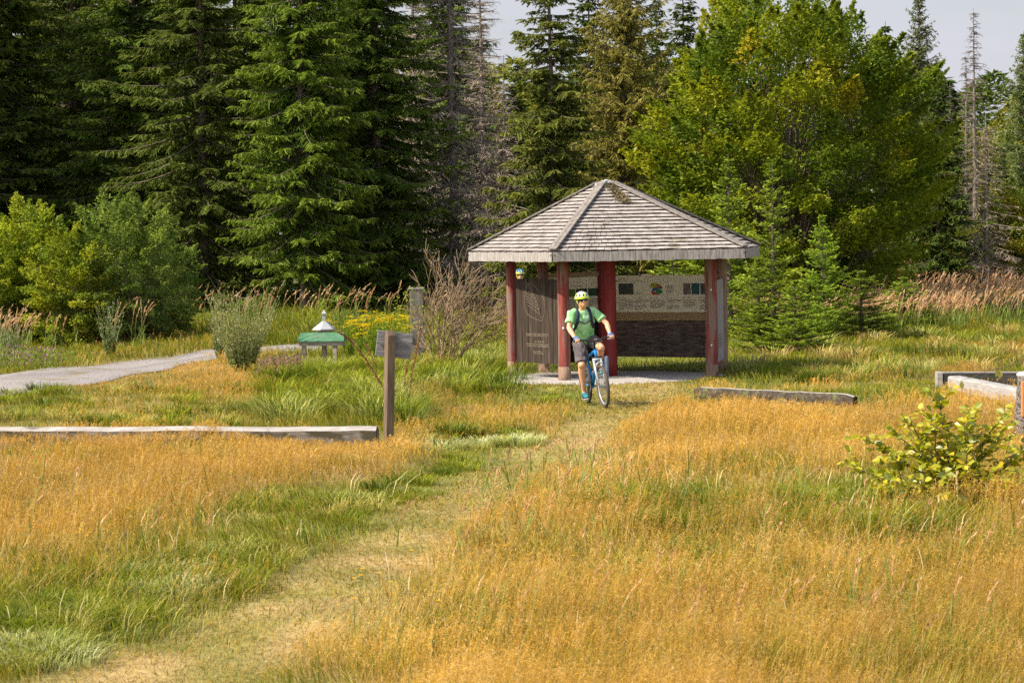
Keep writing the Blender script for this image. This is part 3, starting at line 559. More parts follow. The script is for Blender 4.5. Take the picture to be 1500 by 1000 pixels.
def build_ground():
    def axis(lo, hi, step, far):
        a = list(np.arange(lo, hi, step)); s = step; p = a[-1]
        while p < far: s *= 1.25; p += s; a.append(p)
        s = step; p = a[0]; b = []
        while p > -far: s *= 1.25; p -= s; b.append(p)
        return np.array(b[::-1]+a)
    X = axis(-17, 17, .16, 900); Y = axis(9, 75, .2, 1500); xx, yy = np.meshgrid(X, Y); x, y = xx.ravel(), yy.ravel(); z = hz(x, y)
    V = np.stack([x, y, z], 1); nx, ny = len(X), len(Y); i = (np.arange(ny-1)[:, None]*nx+np.arange(nx-1)[None]).ravel(); Fq = np.stack([i, i+1, i+nx+1, i+nx], 1)
    C = np.tile(np.array([.10, .12, .03]), (len(x), 1)); m = (y > 8) & (y < 92) & (np.abs(x) < y*.33+2); dr, h, k = field(x[m], y[m]); n2 = vnoise(x[m], y[m], .45, 61)[:, None]; dr = dr[:, None]
    g = np.array([.13, .15, .03])*(.7+.7*n2); d = np.array([.34, .22, .08])*(.75+.5*n2); c = g*(1-dr)+d*dr; pth = np.array([.40, .29, .125])*(.75+.5*n2); gp = np.array([.22, .215, .045]); bar = vnoise(x[m], y[m], .5, 63)[:, None]
    bw = np.clip((bar-.05)/.75, 0, 1); pth = pth*bw+gp*(.7+.4*n2)*(1-bw); kk = k[:, None]; C[m] = c*kk+pth*(1-kk)
    mg = surf('ground', [(.55, .5, .45), (.9, .88, .85), (1, 1, 1)], nscale=9, bump=.8, attr=True, rough=.9, bdist=.03)
    tag(npmesh('ground', [(V, Fq, C)], mg, smooth=True), 'grassy meadow ground', kind='structure')
    # gravel road
    mr = surf('gravel_surface', [(.20, .175, .17), (.29, .26, .25), (.38, .345, .33)], nscale=22, bump=.9, rough=.95, bdist=.03, spots=(1.2, .58, (.24, .20, .14), (1, 1, 1)), attr=True)
    xs = np.arange(ROAD_N[0].x, ROAD_N[-1].x, .2); yn = np.interp(xs, [p.x for p in ROAD_N], [p.y for p in ROAD_N])+(vnoise(xs, xs*0, .5, 1)-.5)*.3; yf = np.interp(xs, [p.x for p in ROAD_F], [p.y for p in ROAD_F])+(vnoise(xs, xs*0, .5, 2)-.5)*.3
    K = 16; t = np.linspace(0, 1, K); x = np.repeat(xs, K); y = (yn[:, None]*(1-t)+yf[:, None]*t).ravel(); z = hz(x, y)+.03*np.sin(np.tile(t, len(xs))*PI)+.012; i = (np.arange(len(xs)-1)[:, None]*K+np.arange(K-1)).ravel()
    tag(npmesh('gravel_road', [(np.stack([x, y, z], 1), np.stack([i, i+K, i+K+1, i+1], 1), (.80+.35*vnoise(x, y, .8, 5)+.16*np.cos(np.tile(t, len(xs))*4*PI+PI)*1.0)[:, None]*np.ones((1, 3)))], mr, smooth=True), 'pale grey gravel road curving past the roadside bushes', kind='structure')
    # trodden floor of the pavilion
    n = 72; rr = np.linspace(.001, 1, 9); a = np.arange(n)*2*PI/n; wob = 1+.05*np.sin(a*3+1)+.03*np.sin(a*7); x = (1.8+2.15*rr[:, None]*np.cos(a)*wob).ravel(); y = (43.3+1.95*rr[:, None]*np.sin(a)*wob).ravel(); z = hz(x, y)+np.repeat(np.interp(rr, [0, .85, 1], [.035, .03, -.01]), n)
    i = (np.arange(8)[:, None]*n+np.arange(n)).ravel(); j = (np.arange(8)[:, None]*n+(np.arange(n)+1) % n).ravel()
    tag(npmesh('gravel_floor', [(np.stack([x, y, z], 1), np.stack([i, j, j+n, i+n], 1), np.ones((len(x), 3)))], surf('floor_gravel', [(.28, .25, .23), (.40, .36, .33), (.50, .46, .43)], nscale=22, bump=.9, rough=.95, bdist=.03), smooth=True), 'compacted gravel floor under the pavilion roof', kind='structure')

def build_grass():
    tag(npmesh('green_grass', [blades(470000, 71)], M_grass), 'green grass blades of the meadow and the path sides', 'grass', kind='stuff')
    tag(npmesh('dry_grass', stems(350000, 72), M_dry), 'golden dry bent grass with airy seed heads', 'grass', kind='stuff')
    # closely trodden sward and straw on the path
    x, y, r = sample(150000, 73, dmax=62, spread=.24); dr, h, k = field(x, y); m = (r.random(len(x)) < 1.15-k) & ~pav_in(x, y, .0); x, y = x[m], y[m]; n = len(x); a = r.random(n)*6.28; lod = (y/20)**.8
    D = unit(np.stack([np.cos(a), np.sin(a), r.uniform(.03, .7, n)], 1)); c = np.where((r.random((n, 1)) < .64), np.array([.46, .335, .135]), green_mix(x, y, r, n)*.8)*r.uniform(.7, 1.2, (n, 1)); L = r.uniform(.04, .10, n)*lod**.5
    tag(npmesh('trodden_grass', [leaves(np.stack([x, y, hz(x, y)+.003], 1), D, unit(np.cross(D, rdir(r, n))), L, .006*lod, c)], M_dry), 'short trodden straw and grass on the footpath', 'grass', kind='stuff')
    R = []
    R += reeds([(1062, 1300, 478, 492, 420, .95), (1250, 1420, 480, 492, 160, .9), (1310, 1570, 436, 450, 1500, 1.35), (1310, 1540, 450, 466, 350, 1.1), (1240, 1540, 466, 484, 380, 1.0), (1180, 1330, 470, 480, 90, 1.2)], 81)
    R += reeds([(-40, 45, 512, 530, 60, 1.05), (60, 120, 508, 520, 12, 1.1), (150, 215, 500, 515, 14, 1.2), (270, 420, 475, 495, 38, 1.25), (420, 560, 472, 490, 34, 1.15), (560, 640, 470, 490, 16, 1.2)], 82)
    R += reeds([(560, 1500, 715, 990, 75, .48), (0, 420, 700, 860, 14, .5), (700, 1010, 690, 760, 24, .45)], 84)
    tag(npmesh('reed_grass', R, M_dry), 'tall reed grass with arching pinkish-brown plumes', 'grass', kind='stuff')
    sp = []; r = np.random.default_rng(9); lg = (.25, .28, .018); dg = (.105, .145, .013); pl = (.39, .39, .11)
    for i in range(46): sp.append((r.uniform(400, 600), r.uniform(545, 625), .45, .5, 170, [lg, lg, pl, dg][i % 4]))
    for i in range(36): sp.append((r.uniform(600, 745), r.uniform(490, 580), .45, .48, 120, [lg, pl, dg][i % 3]))
    for i in range(60): sp.append((r.uniform(1070, 1500), r.uniform(488, 560), .4, .38, 90, [lg, pl, dg, (.5, .36, .13)][i % 4]))
    for i in range(50): sp.append((r.uniform(0, 640), r.uniform(458, 505), .6, .85, 110, [lg, dg, (.12, .17, .05)][i % 3]))
    for px, py, q in [(665, 638, .32), (690, 640, .2), (1195, 560, .4), (1240, 552, .35), (720, 575, .3), (420, 590, .3)]: sp.append((px, py, q, q*.9, 300, (.15, .19, .02)))
    mg = (.185, .205, .012)
    for i in range(230):
        t = r.random(); px = r.uniform(-20, 820); py = 950-px*.36+r.normal()*45; gq = G(px, py)
        if path_d(np.array([gq.x]), np.array([gq.y]))[0] < 1.9: continue
        sp.append((px, py, r.uniform(.12, .34), r.uniform(.09, .22), 110, [lg, mg, dg, mg, (.42, .36, .10), pl, (.17, .22, .015)][i % 7]))
    for i in range(190):
        px, py = r.uniform(480, 1500), r.uniform(730, 995); gq = G(px, py)
        if path_d(np.array([gq.x]), np.array([gq.y]))[0] > 3.2: sp.append((px, py, r.uniform(.12, .3), r.uniform(.2, .36), 60, [mg, dg, (.36, .33, .05), (.20, .24, .02)][i % 4]))
    for i in range(70): sp.append((r.uniform(860, 1330), r.uniform(738, 790), r.uniform(.12, .32), r.uniform(.22, .36), 100, [mg, dg, lg][i % 3]))
    for i in range(60): sp.append((r.uniform(0, 420), r.uniform(570, 630), r.uniform(.15, .4), r.uniform(.14, .26), 80, [mg, lg, dg, (.42, .36, .1)][i % 4]))
    for i in range(170):
        px, py = r.uniform(0, 1500), r.uniform(660, 998); gq = G(px, py)
        if path_d(np.array([gq.x]), np.array([gq.y]))[0] > 2.0: sp.append((px, py, .5, r.uniform(.25, .48), 5, (.62, .50, .26)))
    for px, py in [(230, 850), (70, 975), (20, 960), (260, 870), (700, 655), (640, 660), (760, 650)]: sp.append((px, py, .35, .16, 380, (.50, .52, .26)))
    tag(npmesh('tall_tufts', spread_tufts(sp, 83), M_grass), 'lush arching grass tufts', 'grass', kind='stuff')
# ================================================================== built things
WG = [(.17, .15, .13), (.30, .27, .25), (.42, .39, .37)]
def build_pavilion():
    c0 = Vector((2.15, 43.9, 0)); R = 2.97
    root = empty('pavilion', c0, 'open wooden information pavilion with shingled tent roof on red timber posts', 'pavilion')
    m_red = surf('red_paint', [(.12, .022, .018), (.21, .042, .032), (.29, .075, .055)], scale=(1, 1, .12), nscale=16, bump=.6, rough=.8, spots=(12, .52, (.20, .13, .10), (1, 1, .10)))
    m_red_shaded = surf('shaded_red_paint', [(.13, .012, .012), (.20, .02, .018), (.25, .03, .026)], scale=(1, 1, .12), nscale=10, bump=.2, rough=.6)  # inner posts' red, with the shade under the roof put into the colour
    m_sh = surf('shingle', [(.20, .172, .155), (.32, .285, .262), (.46, .42, .395)], nscale=5, bump=.3, rough=.85, attr=False, spots=(2.2, .66, (.22, .18, .13), (1, 1, 1)))
    m_end = surf('shingle_end', [(.035, .028, .024), (.09, .07, .06)], nscale=20, rough=.9)  # dark end grain; also puts the shade line under each course into colour
    m_fas = surf('weathered_board', WG, scale=(1, 1, .2), nscale=26, bump=.5, rough=.85)
    m_hip = surf('hip_wood', [(.10, .085, .072), (.20, .175, .155), (.30, .27, .25)], nscale=14, bump=.5, rough=.85)
    m_dark = surf('dark_board', [(.06, .045, .035), (.12, .09, .07)], nscale=12, rough=.9)
    m_moss = veg('moss', trans=.1)
    angs = [170, 242, 314, 26, 98]
    E = [c0+Vector((R*math.cos(math.radians(a)), R*math.sin(math.radians(a)), 0)) for a in angs]
    zE, zA = 2.365, 3.60; ap = Vector((XD(889, 43.9, 300), 43.9, zA)); cap = .17
    roof = bpy.data.objects.new('roof', None)
    A = [ap+Vector((cap*math.cos(math.radians(a)), cap*math.sin(math.radians(a)), 0)) for a in angs]; Ez = [Vector((e.x, e.y, zE)) for e in E]
    r = random.Random(3); sh = M(); NC = 19
    for i in range(5):
        a0, a1, b0, b1 = Ez[i], Ez[(i+1) % 5], A[i], A[(i+1) % 5]; nrm = (a1-a0).cross(b0-a0).normalized()
        if nrm.z < 0: nrm = -nrm
        for k in range(NC):
            t0 = k/NC; t1 = min(1, (k+1.25)/NC); L0, L1 = a0.lerp(b0, t0), a1.lerp(b1, t0); U0, U1 = a0.lerp(b0, t1), a1.lerp(b1, t1); w = (L1-L0).length; n = max(2, int(w/.13)); cuts = [0]+sorted(max(.02, min(.98, (j+r.uniform(-.3, .3))/n)) for j in range(1, n))+[1]
            for j in range(n):
                s0, s1 = cuts[j]+.0015, cuts[j+1]-.0015; dd = r.uniform(-.006, .006); lo = r.uniform(.030, .038)
                p = [L0.lerp(L1, s0), L0.lerp(L1, s1), U0.lerp(U1, s1), U0.lerp(U1, s0)]; dn = (p[0]-p[3]).normalized()*dd; lift = .012
                top = [p[0]+dn+nrm*(lo+lift), p[1]+dn+nrm*(lo+lift+r.uniform(-.004, .004)), p[2]+nrm*.012, p[3]+nrm*.012]; bot = [p[0]+dn+nrm*lift*.2, p[1]+dn+nrm*lift*.2, p[2], p[3]]
                sh.cur = 0; sh.add(top+bot, [(0, 1, 2, 3), (1, 5, 6, 2), (4, 0, 3, 7)]); sh.cur = 1; sh.add([top[0], top[1], bot[1], bot[0]], [(0, 3, 2, 1)])
    rf = sh.build('roof', [m_sh, m_end], root, c0)
    u = M()
    for i in range(5):
        a0, a1 = Ez[i], Ez[(i+1) % 5]; dn = Vector((0, 0, -.012)); u.add([a0+dn, a1+dn, A[(i+1) % 5]+dn, A[i]+dn], [(0, 1, 2, 3)])
    def child(mb, name, mat, par, **k): o = mb.build(name, mat, par, c0, **k); return o
    child(u, 'roof_lining', m_dark, rf)
    for i in range(5):                                            # hip boards, rafters, eaves boards
        d = (A[i]-Ez[i]); up = Vector((0, 0, .05)); b = M(); outw = (Ez[i]-c0); outw.z = 0; outw.normalize(); sd = Vector((-outw.y, outw.x, 0)); s0 = Ez[i]+outw*.02; dl = d.normalized(); nn = dl.cross(sd).normalized(); nn = nn if nn.z > 0 else -nn
        for sg in (-1, 1): b.beam(s0+up+sd*sg*.042+nn*.012, A[i]+up+sd*sg*.038+nn*.012, .078, .03, nn)
        child(b, 'hip_board', m_hip, rf, bevel=.004)
        q = M(); q.beam(Ez[i]-Vector((0, 0, .09)), A[i]-Vector((0, 0, .12)), .09, .12); child(q, 'rafter', m_dark, rf)
        a0, a1 = Ez[i], Ez[(i+1) % 5]; L = (a1-a0).length; n = int(L/.105); f = M(); o2 = (a1-a0).normalized().cross(Vector((0, 0, 1)))
        if o2.dot((a0+a1)/2-c0) < 0: o2 = -o2
        ux = (a1-a0).normalized(); Rm = Matrix((ux, o2, Vector((0, 0, 1)))).transposed()
        for j in range(n):
            p = a0.lerp(a1, (j+.5)/n)+o2*.018+Vector((0, 0, -.075+r.uniform(-.006, .006))); f.box(p, (L/n-.004, .024+r.uniform(0, .006), .172), Rm)
        child(f, 'eaves_board', m_fas, rf)
        f = M(); f.beam(a0-Vector((0, 0, .1)), a1-Vector((0, 0, .1)), .04, .10); child(f, 'eaves_beam', m_dark, rf)
    k = M(); ring = [A[i]+(A[i]-ap)*.55+Vector((0, 0, .03)) for i in range(5)]; top = ap+Vector((0, 0, .11)); k.add(ring+[top]+[p-Vector((0, 0, .06)) for p in ring], [(i, (i+1) % 5, 5) for i in range(5)]+[(i, 6+i, 6+(i+1) % 5, (i+1) % 5) for i in range(5)])
    child(k, 'roof_cap', flat('roof_cap', (.50, .52, .56), .45, .3), rf)
    # litter and moss near the top of the front slope
    rr = np.random.default_rng(4); n = 700; s = rr.random(n)**.9; P0 = Vector(ap)+Vector((.10, -.2, -.02)); a0, a1 = Ez[1], Ez[2]; tgt = a0.lerp(a1, .56); q0 = A[1].lerp(A[2], .5)
    t = s*.33; base = np.array([q0.lerp(tgt, float(v)) for v in t]); ux = np.array((a1-a0).normalized()); base += ux*(rr.normal(size=(n, 1))*.045*(1+.5*s[:, None])); base[:, 2] += .05+.02*rr.random(n)
    D = unit(rdir(rr, n)*[1, 1, .5]+[0, 0, .25]); c = np.array([(.16, .11, .05), (.24, .17, .08), (.10, .11, .04)])[rr.integers(0, 3, n)]
    npmesh('moss', [leaves(base-np.array(c0), D, unit(np.cross(D, rdir(rr, n))), rr.uniform(.03, .08, n), rr.uniform(.015, .03, n), c)], m_moss, rf)
    # posts
    def post(px, D, ztop, rad=.108, mat=m_red, lean=0., bolts=(), foot=True):
        x = XD(px, D, 548); z0 = float(hz(x, D)); p = M(); zs = np.linspace(z0-.1, ztop, 9); rj = random.Random(int(px)); p.tube([(x-lean*(z-z0)+rj.uniform(-.006, .006), D+rj.uniform(-.006, .006), z) for z in zs], [rad*(1+.05*(1-i/8))*rj.uniform(.98, 1.02) for i in range(9)], n=14)
        o = child(p, 'post', mat, root, smooth=True)
        if foot: f = M(); f.tube([(x, D, z0-.12), (x, D, z0+.20+rj.random()*.12)], [rad*1.075, rad*1.06], n=14); child(f, 'bare_foot', m_foot, o, smooth=True)
        for z in bolts: b = M(); b.ball((x-.1*rad, D-rad*1.0, z), .022, 8, 6); child(b, 'bolt_head', m_bolt, o, smooth=True)
        return x, D
    m_foot = surf('bare_timber', [(.13, .08, .05), (.24, .15, .10), (.32, .23, .17)], scale=(1, 1, .2), nscale=18, bump=.4); m_bolt = flat('bolt', (.75, .72, .68), .4, .4)
    pL = post(751, 44.0, 2.40, .095); pF = post(827, 42.35, 2.40, .108, bolts=(.98,)); pR = post(1043, 42.9, 2.42, .112, bolts=(1.62, .60)); pR2 = post(1059, 44.9, 2.42, .10, mat=m_foot, foot=False); pB = post(882, 46.2, 2.42, .10, mat=m_red_shaded); pC = post(893, 43.35, 3.2, .136, mat=m_red_shaded, foot=False); pB2 = post(797, 45.1, 2.42, .10)
    # ---- boards
    m_plank = surf('brown_planks', [(.014, .009, .006), (.038, .025, .017), (.10, .070, .048)], scale=(1, 1, .06), nscale=24, bump=.5, rough=.85)
    m_cut = surf('carving', [(.13, .10, .07), (.20, .155, .11)], nscale=30); m_cream = surf('cream_sheet', [(.86, .78, .56), (.91, .84, .62)], nscale=3, bump=0, rough=.45)
    m_tan = surf('tan_board', [(.36, .24, .12), (.44, .30, .16)], scale=(.1, 1, 1), nscale=20, bump=.2); m_ink = flat('ink', (.10, .09, .08)); m_greyink = flat('grey_ink', (.27, .25, .20))
    class Board:
        def __init__(s, a, b, z0, z1, name, thick=.03): s.a, s.b, s.z0, s.z1 = Vector(a), Vector(b), z0, z1; s.u = (s.b-s.a); s.W = s.u.length; s.u.normalize(); s.n = Vector((s.u.y, -s.u.x, 0)); s.R = Matrix((s.u, s.n, Vector((0, 0, 1)))).transposed(); s.th = thick
        def pt(s, u, v, off=0.): return s.a+s.u*(u*s.W)+s.n*off+Vector((0, 0, s.z0+(s.z1-s.z0)*v))
        def rect(s, mb, u0, u1, v0, v1, off, t=.004): c = (s.pt(u0, v0)+s.pt(u1, v1))/2+s.n*off; mb.box(c, ((u1-u0)*s.W, t, (v1-v0)*(s.z1-s.z0)), s.R)
        def line(s, mb, pts, w, off, h=.006):
            for p, q in zip(pts, pts[1:]): mb.beam(s.pt(*p, off), s.pt(*q, off), w, h, s.n)
    # leaf board: vertical planks with a carved leaf
    a = PD(757, 450, 43.75); b = PD(820, 450, 42.55); a.z = b.z = 0; B = Board(a, b, .30, 1.87, 'x'); mb = M(); n = 7
    for j in range(n): B.rect(mb, j/n+.004, (j+1)/n-.004, -.0+r.uniform(-.004, .004), 1+r.uniform(-.004, .004), r.uniform(-.003, .003), .035)
    lb = child(mb, 'leaf_board', m_plank, root, bevel=.003)
    
    for v0, v1 in ((.86, .90), (.1, .14)): q = M(); B.rect(q, .02, .98, v0, v1, -.035, .03); child(q, 'batten', m_dark, lb)
    lf = M(); w = .008; off = .021
    outl = [(.30, .95), (.25, .88), (.215, .80), (.21, .72), (.22, .64), (.27, .58), (.36, .545), (.48, .52), (.60, .50), (.635, .53), (.67, .60), (.685, .68), (.67, .75), (.61, .82), (.52, .88), (.42, .93), (.30, .95)]
    B.line(lf, outl, w, off); mid = [(.30, .95), (.38, .86), (.47, .75), (.54, .64), (.60, .50)]; B.line(lf, mid, w, off)
    for j in range(9):
        t = .1+j*.095; i = min(3, int(t*4)); f_ = t*4-i; m0 = (mid[i][0]*(1-f_)+mid[i+1][0]*f_, mid[i][1]*(1-f_)+mid[i+1][1]*f_)
        B.line(lf, [m0, (max(.225, m0[0]-.10-.03*min(j, 5)-.02), m0[1]+.055+.006*j)], .006, off); B.line(lf, [m0, (min(.675, m0[0]+.12-.008*j), m0[1]+.09)], .006, off) if m0[0] < .56 else None
    child(lf, 'leaf_carving', m_cut, lb)
    tx = M(); rr_ = random.Random(8)
    for row, (u0, u1, v) in enumerate([(.24, .74, .345), (.24, .72, .325), (.24, .74, .225), (.26, .74, .20), (.44, .66, .255), (.42, .62, .115), (.40, .60, .135)]):
        u_ = u0
        while u_ < u1: ww = rr_.uniform(.012, .03); B.rect(tx, u_, min(u1, u_+ww), v-.006, v+rr_.uniform(.004, .012), off-.002, .004); u_ += ww+rr_.uniform(.008, .02)
    child(tx, 'carved_writing', m_cut if True else m_ink, lb)
    # right information board
    def bar_text(B, mb, u0, u1, v0, v1, rows, seed):
        q = random.Random(seed); dv = (v0-v1)/rows
        for i in range(rows):
            u_ = u0; e = u1 if i < rows-1 else u0+(u1-u0)*q.uniform(.3, .8)
            while u_ < e: ww = q.uniform(.006, .022); B.rect(mb, u_, min(e, u_+ww), v1+dv*(rows-1-i)+dv*.28, v1+dv*(rows-1-i)+dv*.72, .0195, .003); u_ += ww+.0035
    def pic(name, mats_cols, seed, sc=9): return surf(name, mats_cols, nscale=sc, bump=0, rough=.5, detail=10)
    ptB, ptR = Vector((pB[0], pB[1], 0)), Vector((pR2[0], pR2[1], 0)); 
    a = ptB.lerp(ptR, .13); b = ptB.lerp(ptR, .93); B = Board(a, b, .24, 1.85, 'x')
    mb = M(); B.rect(mb, 0, 1, .55, 1, .0, .03); ib = child(mb, 'information_board', m_cream, root, bevel=.003); ib['label'] = 'cream information board with coloured map and four pictures'
    mb = M(); B.rect(mb, 0, 1, .455, .548, -.002, .03); child(mb, 'tan_strip', m_tan, ib)
    m_st = surf('stone_picture', [(.035, .024, .02), (.085, .060, .05), (.16, .115, .09), (.25, .19, .15)], scale=(.5, 1, 3.5), nscale=7, bump=.3, rough=.8)
    mb = M(); 
    B.rect(mb, 0, 1, .0, .452, -.012, .02)
    for j in range(5): B.rect(mb, 0, 1, .002+j*.09, .452-(4-j)*.09-.003, -.001+r.uniform(-.002, .002), .03)
    child(mb, 'dark_lower_panel', m_st, ib)
    W_ = 1/.96; ink = M(); gi = M()
    bar_text(B, ink, .03, .24, .962, .945, 1, 1); bar_text(B, gi, .03, .36, .935, .92, 1, 2)
    for j, (u0, rows, v1) in enumerate([(.03, 7, .575), (.195, 3, .66), (.36, 5, .60), (.53, 3, .665), (.70, 5, .61), (.865, 3, .66)]):
        bar_text(B, ink, u0, u0+.03, .735, .715, 1, 30+j); bar_text(B, gi, u0+.04, u0+.10, .735, .715, 1, 40+j); bar_text(B, gi, u0, u0+.125+(.025 if j < 4 else 0), .705, v1, rows, 50+j)
        if rows == 3: bar_text(B, gi, u0, u0+.13, .64, .58, 3, 60+j)
    bar_text(B, gi, .195, .27, .79, .76, 2, 71); bar_text(B, gi, .53, .60, .88, .77, 7, 72)
    child(ink, 'heading_writing', m_ink, ib); child(gi, 'small_writing', m_greyink, ib)
    for u0, u1, cols, nm in [(.03, .185, [(.03, .035, .02), (.10, .10, .05), (.03, .06, .05), (.22, .19, .10)], 'landscape'), (.70, .775, [(.05, .03, .03), (.22, .14, .13), (.32, .22, .2)], 'bark'), (.785, .865, [(.01, .05, .06), (.03, .12, .13), (.05, .07, .05)], 'pond'), (.875, .97, [(.05, .06, .09), (.09, .10, .13), (.07, .08, .10)], 'hillside')]:
        mb = M(); B.rect(mb, u0, u1, .765, .90, .0175, .003); child(mb, 'picture', pic(nm+'_picture', cols, 1), ib)
    def blob(pts, col, name, off):
        c = B.pt(sum(p[0] for p in pts)/len(pts), sum(p[1] for p in pts)/len(pts), off); vs = [B.pt(*p, off) for p in pts]; m_ = M(); k_ = len(vs); m_.add([c]+vs, [(0, i+1, (i+1) % k_+1) for i in range(k_)]); o = child(m_, name, flat(name, col, .5), ib)
    blob([(.365, .90), (.425, .905), (.44, .86), (.40, .835), (.36, .85)], (.42, .40, .03), 'map_yellow_area', .0195)
    blob([(.425, .90), (.46, .885), (.475, .85), (.455, .825), (.435, .85)], (.45, .12, .04), 'map_orange_area', .0203)
    blob([(.38, .83), (.42, .855), (.445, .845), (.44, .815), (.40, .805), (.375, .81)], (.02, .13, .35), 'map_blue_area', .0211)
    blob([(.43, .84), (.455, .83), (.49, .81), (.485, .785), (.455, .765), (.42, .79)], (.02, .25, .06), 'map_green_area', .0219)
    blob([(.375, .805), (.41, .80), (.44, .785), (.44, .76), (.39, .762), (.372, .785)], (.42, .05, .03), 'map_red_area', .0227)
    blob([(.468, .87), (.485, .855), (.48, .83), (.465, .84)], (.09, .02, .12), 'map_violet_area', .0235)
    for v in (.08, .93):
        mb = M(); mb.beam(ptB+Vector((0, 0, .24+1.61*v)), a+Vector((0, 0, .24+1.61*v))+B.u*.05, .03, .02); mb.beam(b+Vector((0, 0, .24+1.61*v))-B.u*.05, ptR+Vector((0, 0, .24+1.61*v)), .03, .02); child(mb, 'bracket', m_dark, ib)
    # left information board, behind the cyclist
    pt2 = Vector((pB2[0], pB2[1], 0)); a = pt2.lerp(ptB, .06); b = pt2.lerp(ptB, .98); B = Board(a, b, .16, 1.86, 'x'); mb = M(); B.rect(mb, 0, 1, .575, .985, 0, .03); ib = child(mb, 'information_board', m_cream, root, bevel=.003); ib['label'] = 'cream information board partly hidden behind the cyclist'
    mb = M(); B.rect(mb, -.04, 1.02, .99, 1.04, .01, .07); child(mb, 'top_rail', m_tan, ib); mb = M(); B.rect(mb, 0, 1, .50, .573, -.002, .03); child(mb, 'tan_strip', m_tan, ib); mb = M(); B.rect(mb, 0, 1, 0, .497, -.003, .03); child(mb, 'dark_lower_panel', surf('black_panel', [(.012, .01, .01), (.03, .025, .025)], nscale=4), ib)
    gi = M(); bar_text(B, gi, .45, .93, .93, .92, 1, 91); bar_text(B, gi, .35, .93, .885, .875, 1, 92); bar_text(B, gi, .35, .52, .73, .62, 6, 93); bar_text(B, gi, .56, .74, .73, .62, 6, 94); bar_text(B, gi, .78, .95, .73, .64, 5, 95); child(gi, 'small_writing', m_greyink, ib)
    for u0, u1, cols, nm in [(.40, .52, [(.05, .16, .02), (.14, .28, .04)], 'meadow'), (.54, .75, [(.015, .02, .018), (.05, .06, .05), (.10, .12, .11)], 'forest'), (.77, .95, [(.01, .03, .01), (.02, .10, .03), (.05, .05, .04)], 'undergrowth')]:
        mb = M(); B.rect(mb, u0, u1, .76, .85, .0175, .003); child(mb, 'picture', pic(nm+'_picture', cols, 1), ib)
    # right side board, grey, with slots
    a = Vector((pR[0]+.09, pR[1]+.22, 0)); b = Vector((pR2[0]-.0, pR2[1]-.14, 0)); B = Board(a, b, .24, 1.78, 'x'); mb = M()
    for j in range(6): B.rect(mb, j/6+.003, (j+1)/6-.003, 0, 1, r.uniform(-.002, .002), .032)
    gb = child(mb, 'side_board', m_fas, root, bevel=.003); mb = M()
    for j in range(5): B.rect(mb, .15, .8-.05*j, .18+j*.035, .193+j*.035, .0175, .004)
    child(mb, 'carved_writing', m_ink, gb)
    # low shelf under the leaf board
    mb = M(); mb.box((XD(798, 44.6), 44.6, .30), (.28, .3, .03)); mb.box((XD(799, 44.6), 44.6, .14), (.07, .07, .30)); child(mb, 'step_shelf', m_foot, root)
    # tie beams
    tb = M(); ps = [pL, pF, pR, pR2, pB, pL]
    for p, q in zip(ps, ps[1:]): tb.beam((p[0], p[1], 2.30), (q[0], q[1], 2.30), .09, .11)
    child(tb, 'tie_beam', m_dark, root)
    # small grey marker post standing before the centre post
    g = M(); x = XD(888, 42.9, 548); z0 = float(hz(x, 42.9)); g.tube([(x, 42.9, z0-.1), (x, 42.9, z0+.40), (x, 42.9, z0+.43)], [.05, .05, .04], n=14)
    o = g.build('marker_post', surf('zinc', [(.16, .20, .26), (.26, .31, .38)], nscale=10, rough=.5, metal=.2), None, (x, 42.9, z0), smooth=False, bevel=.004); tag(o, 'short blue-grey marker post in front of the shaded red centre post', 'post')

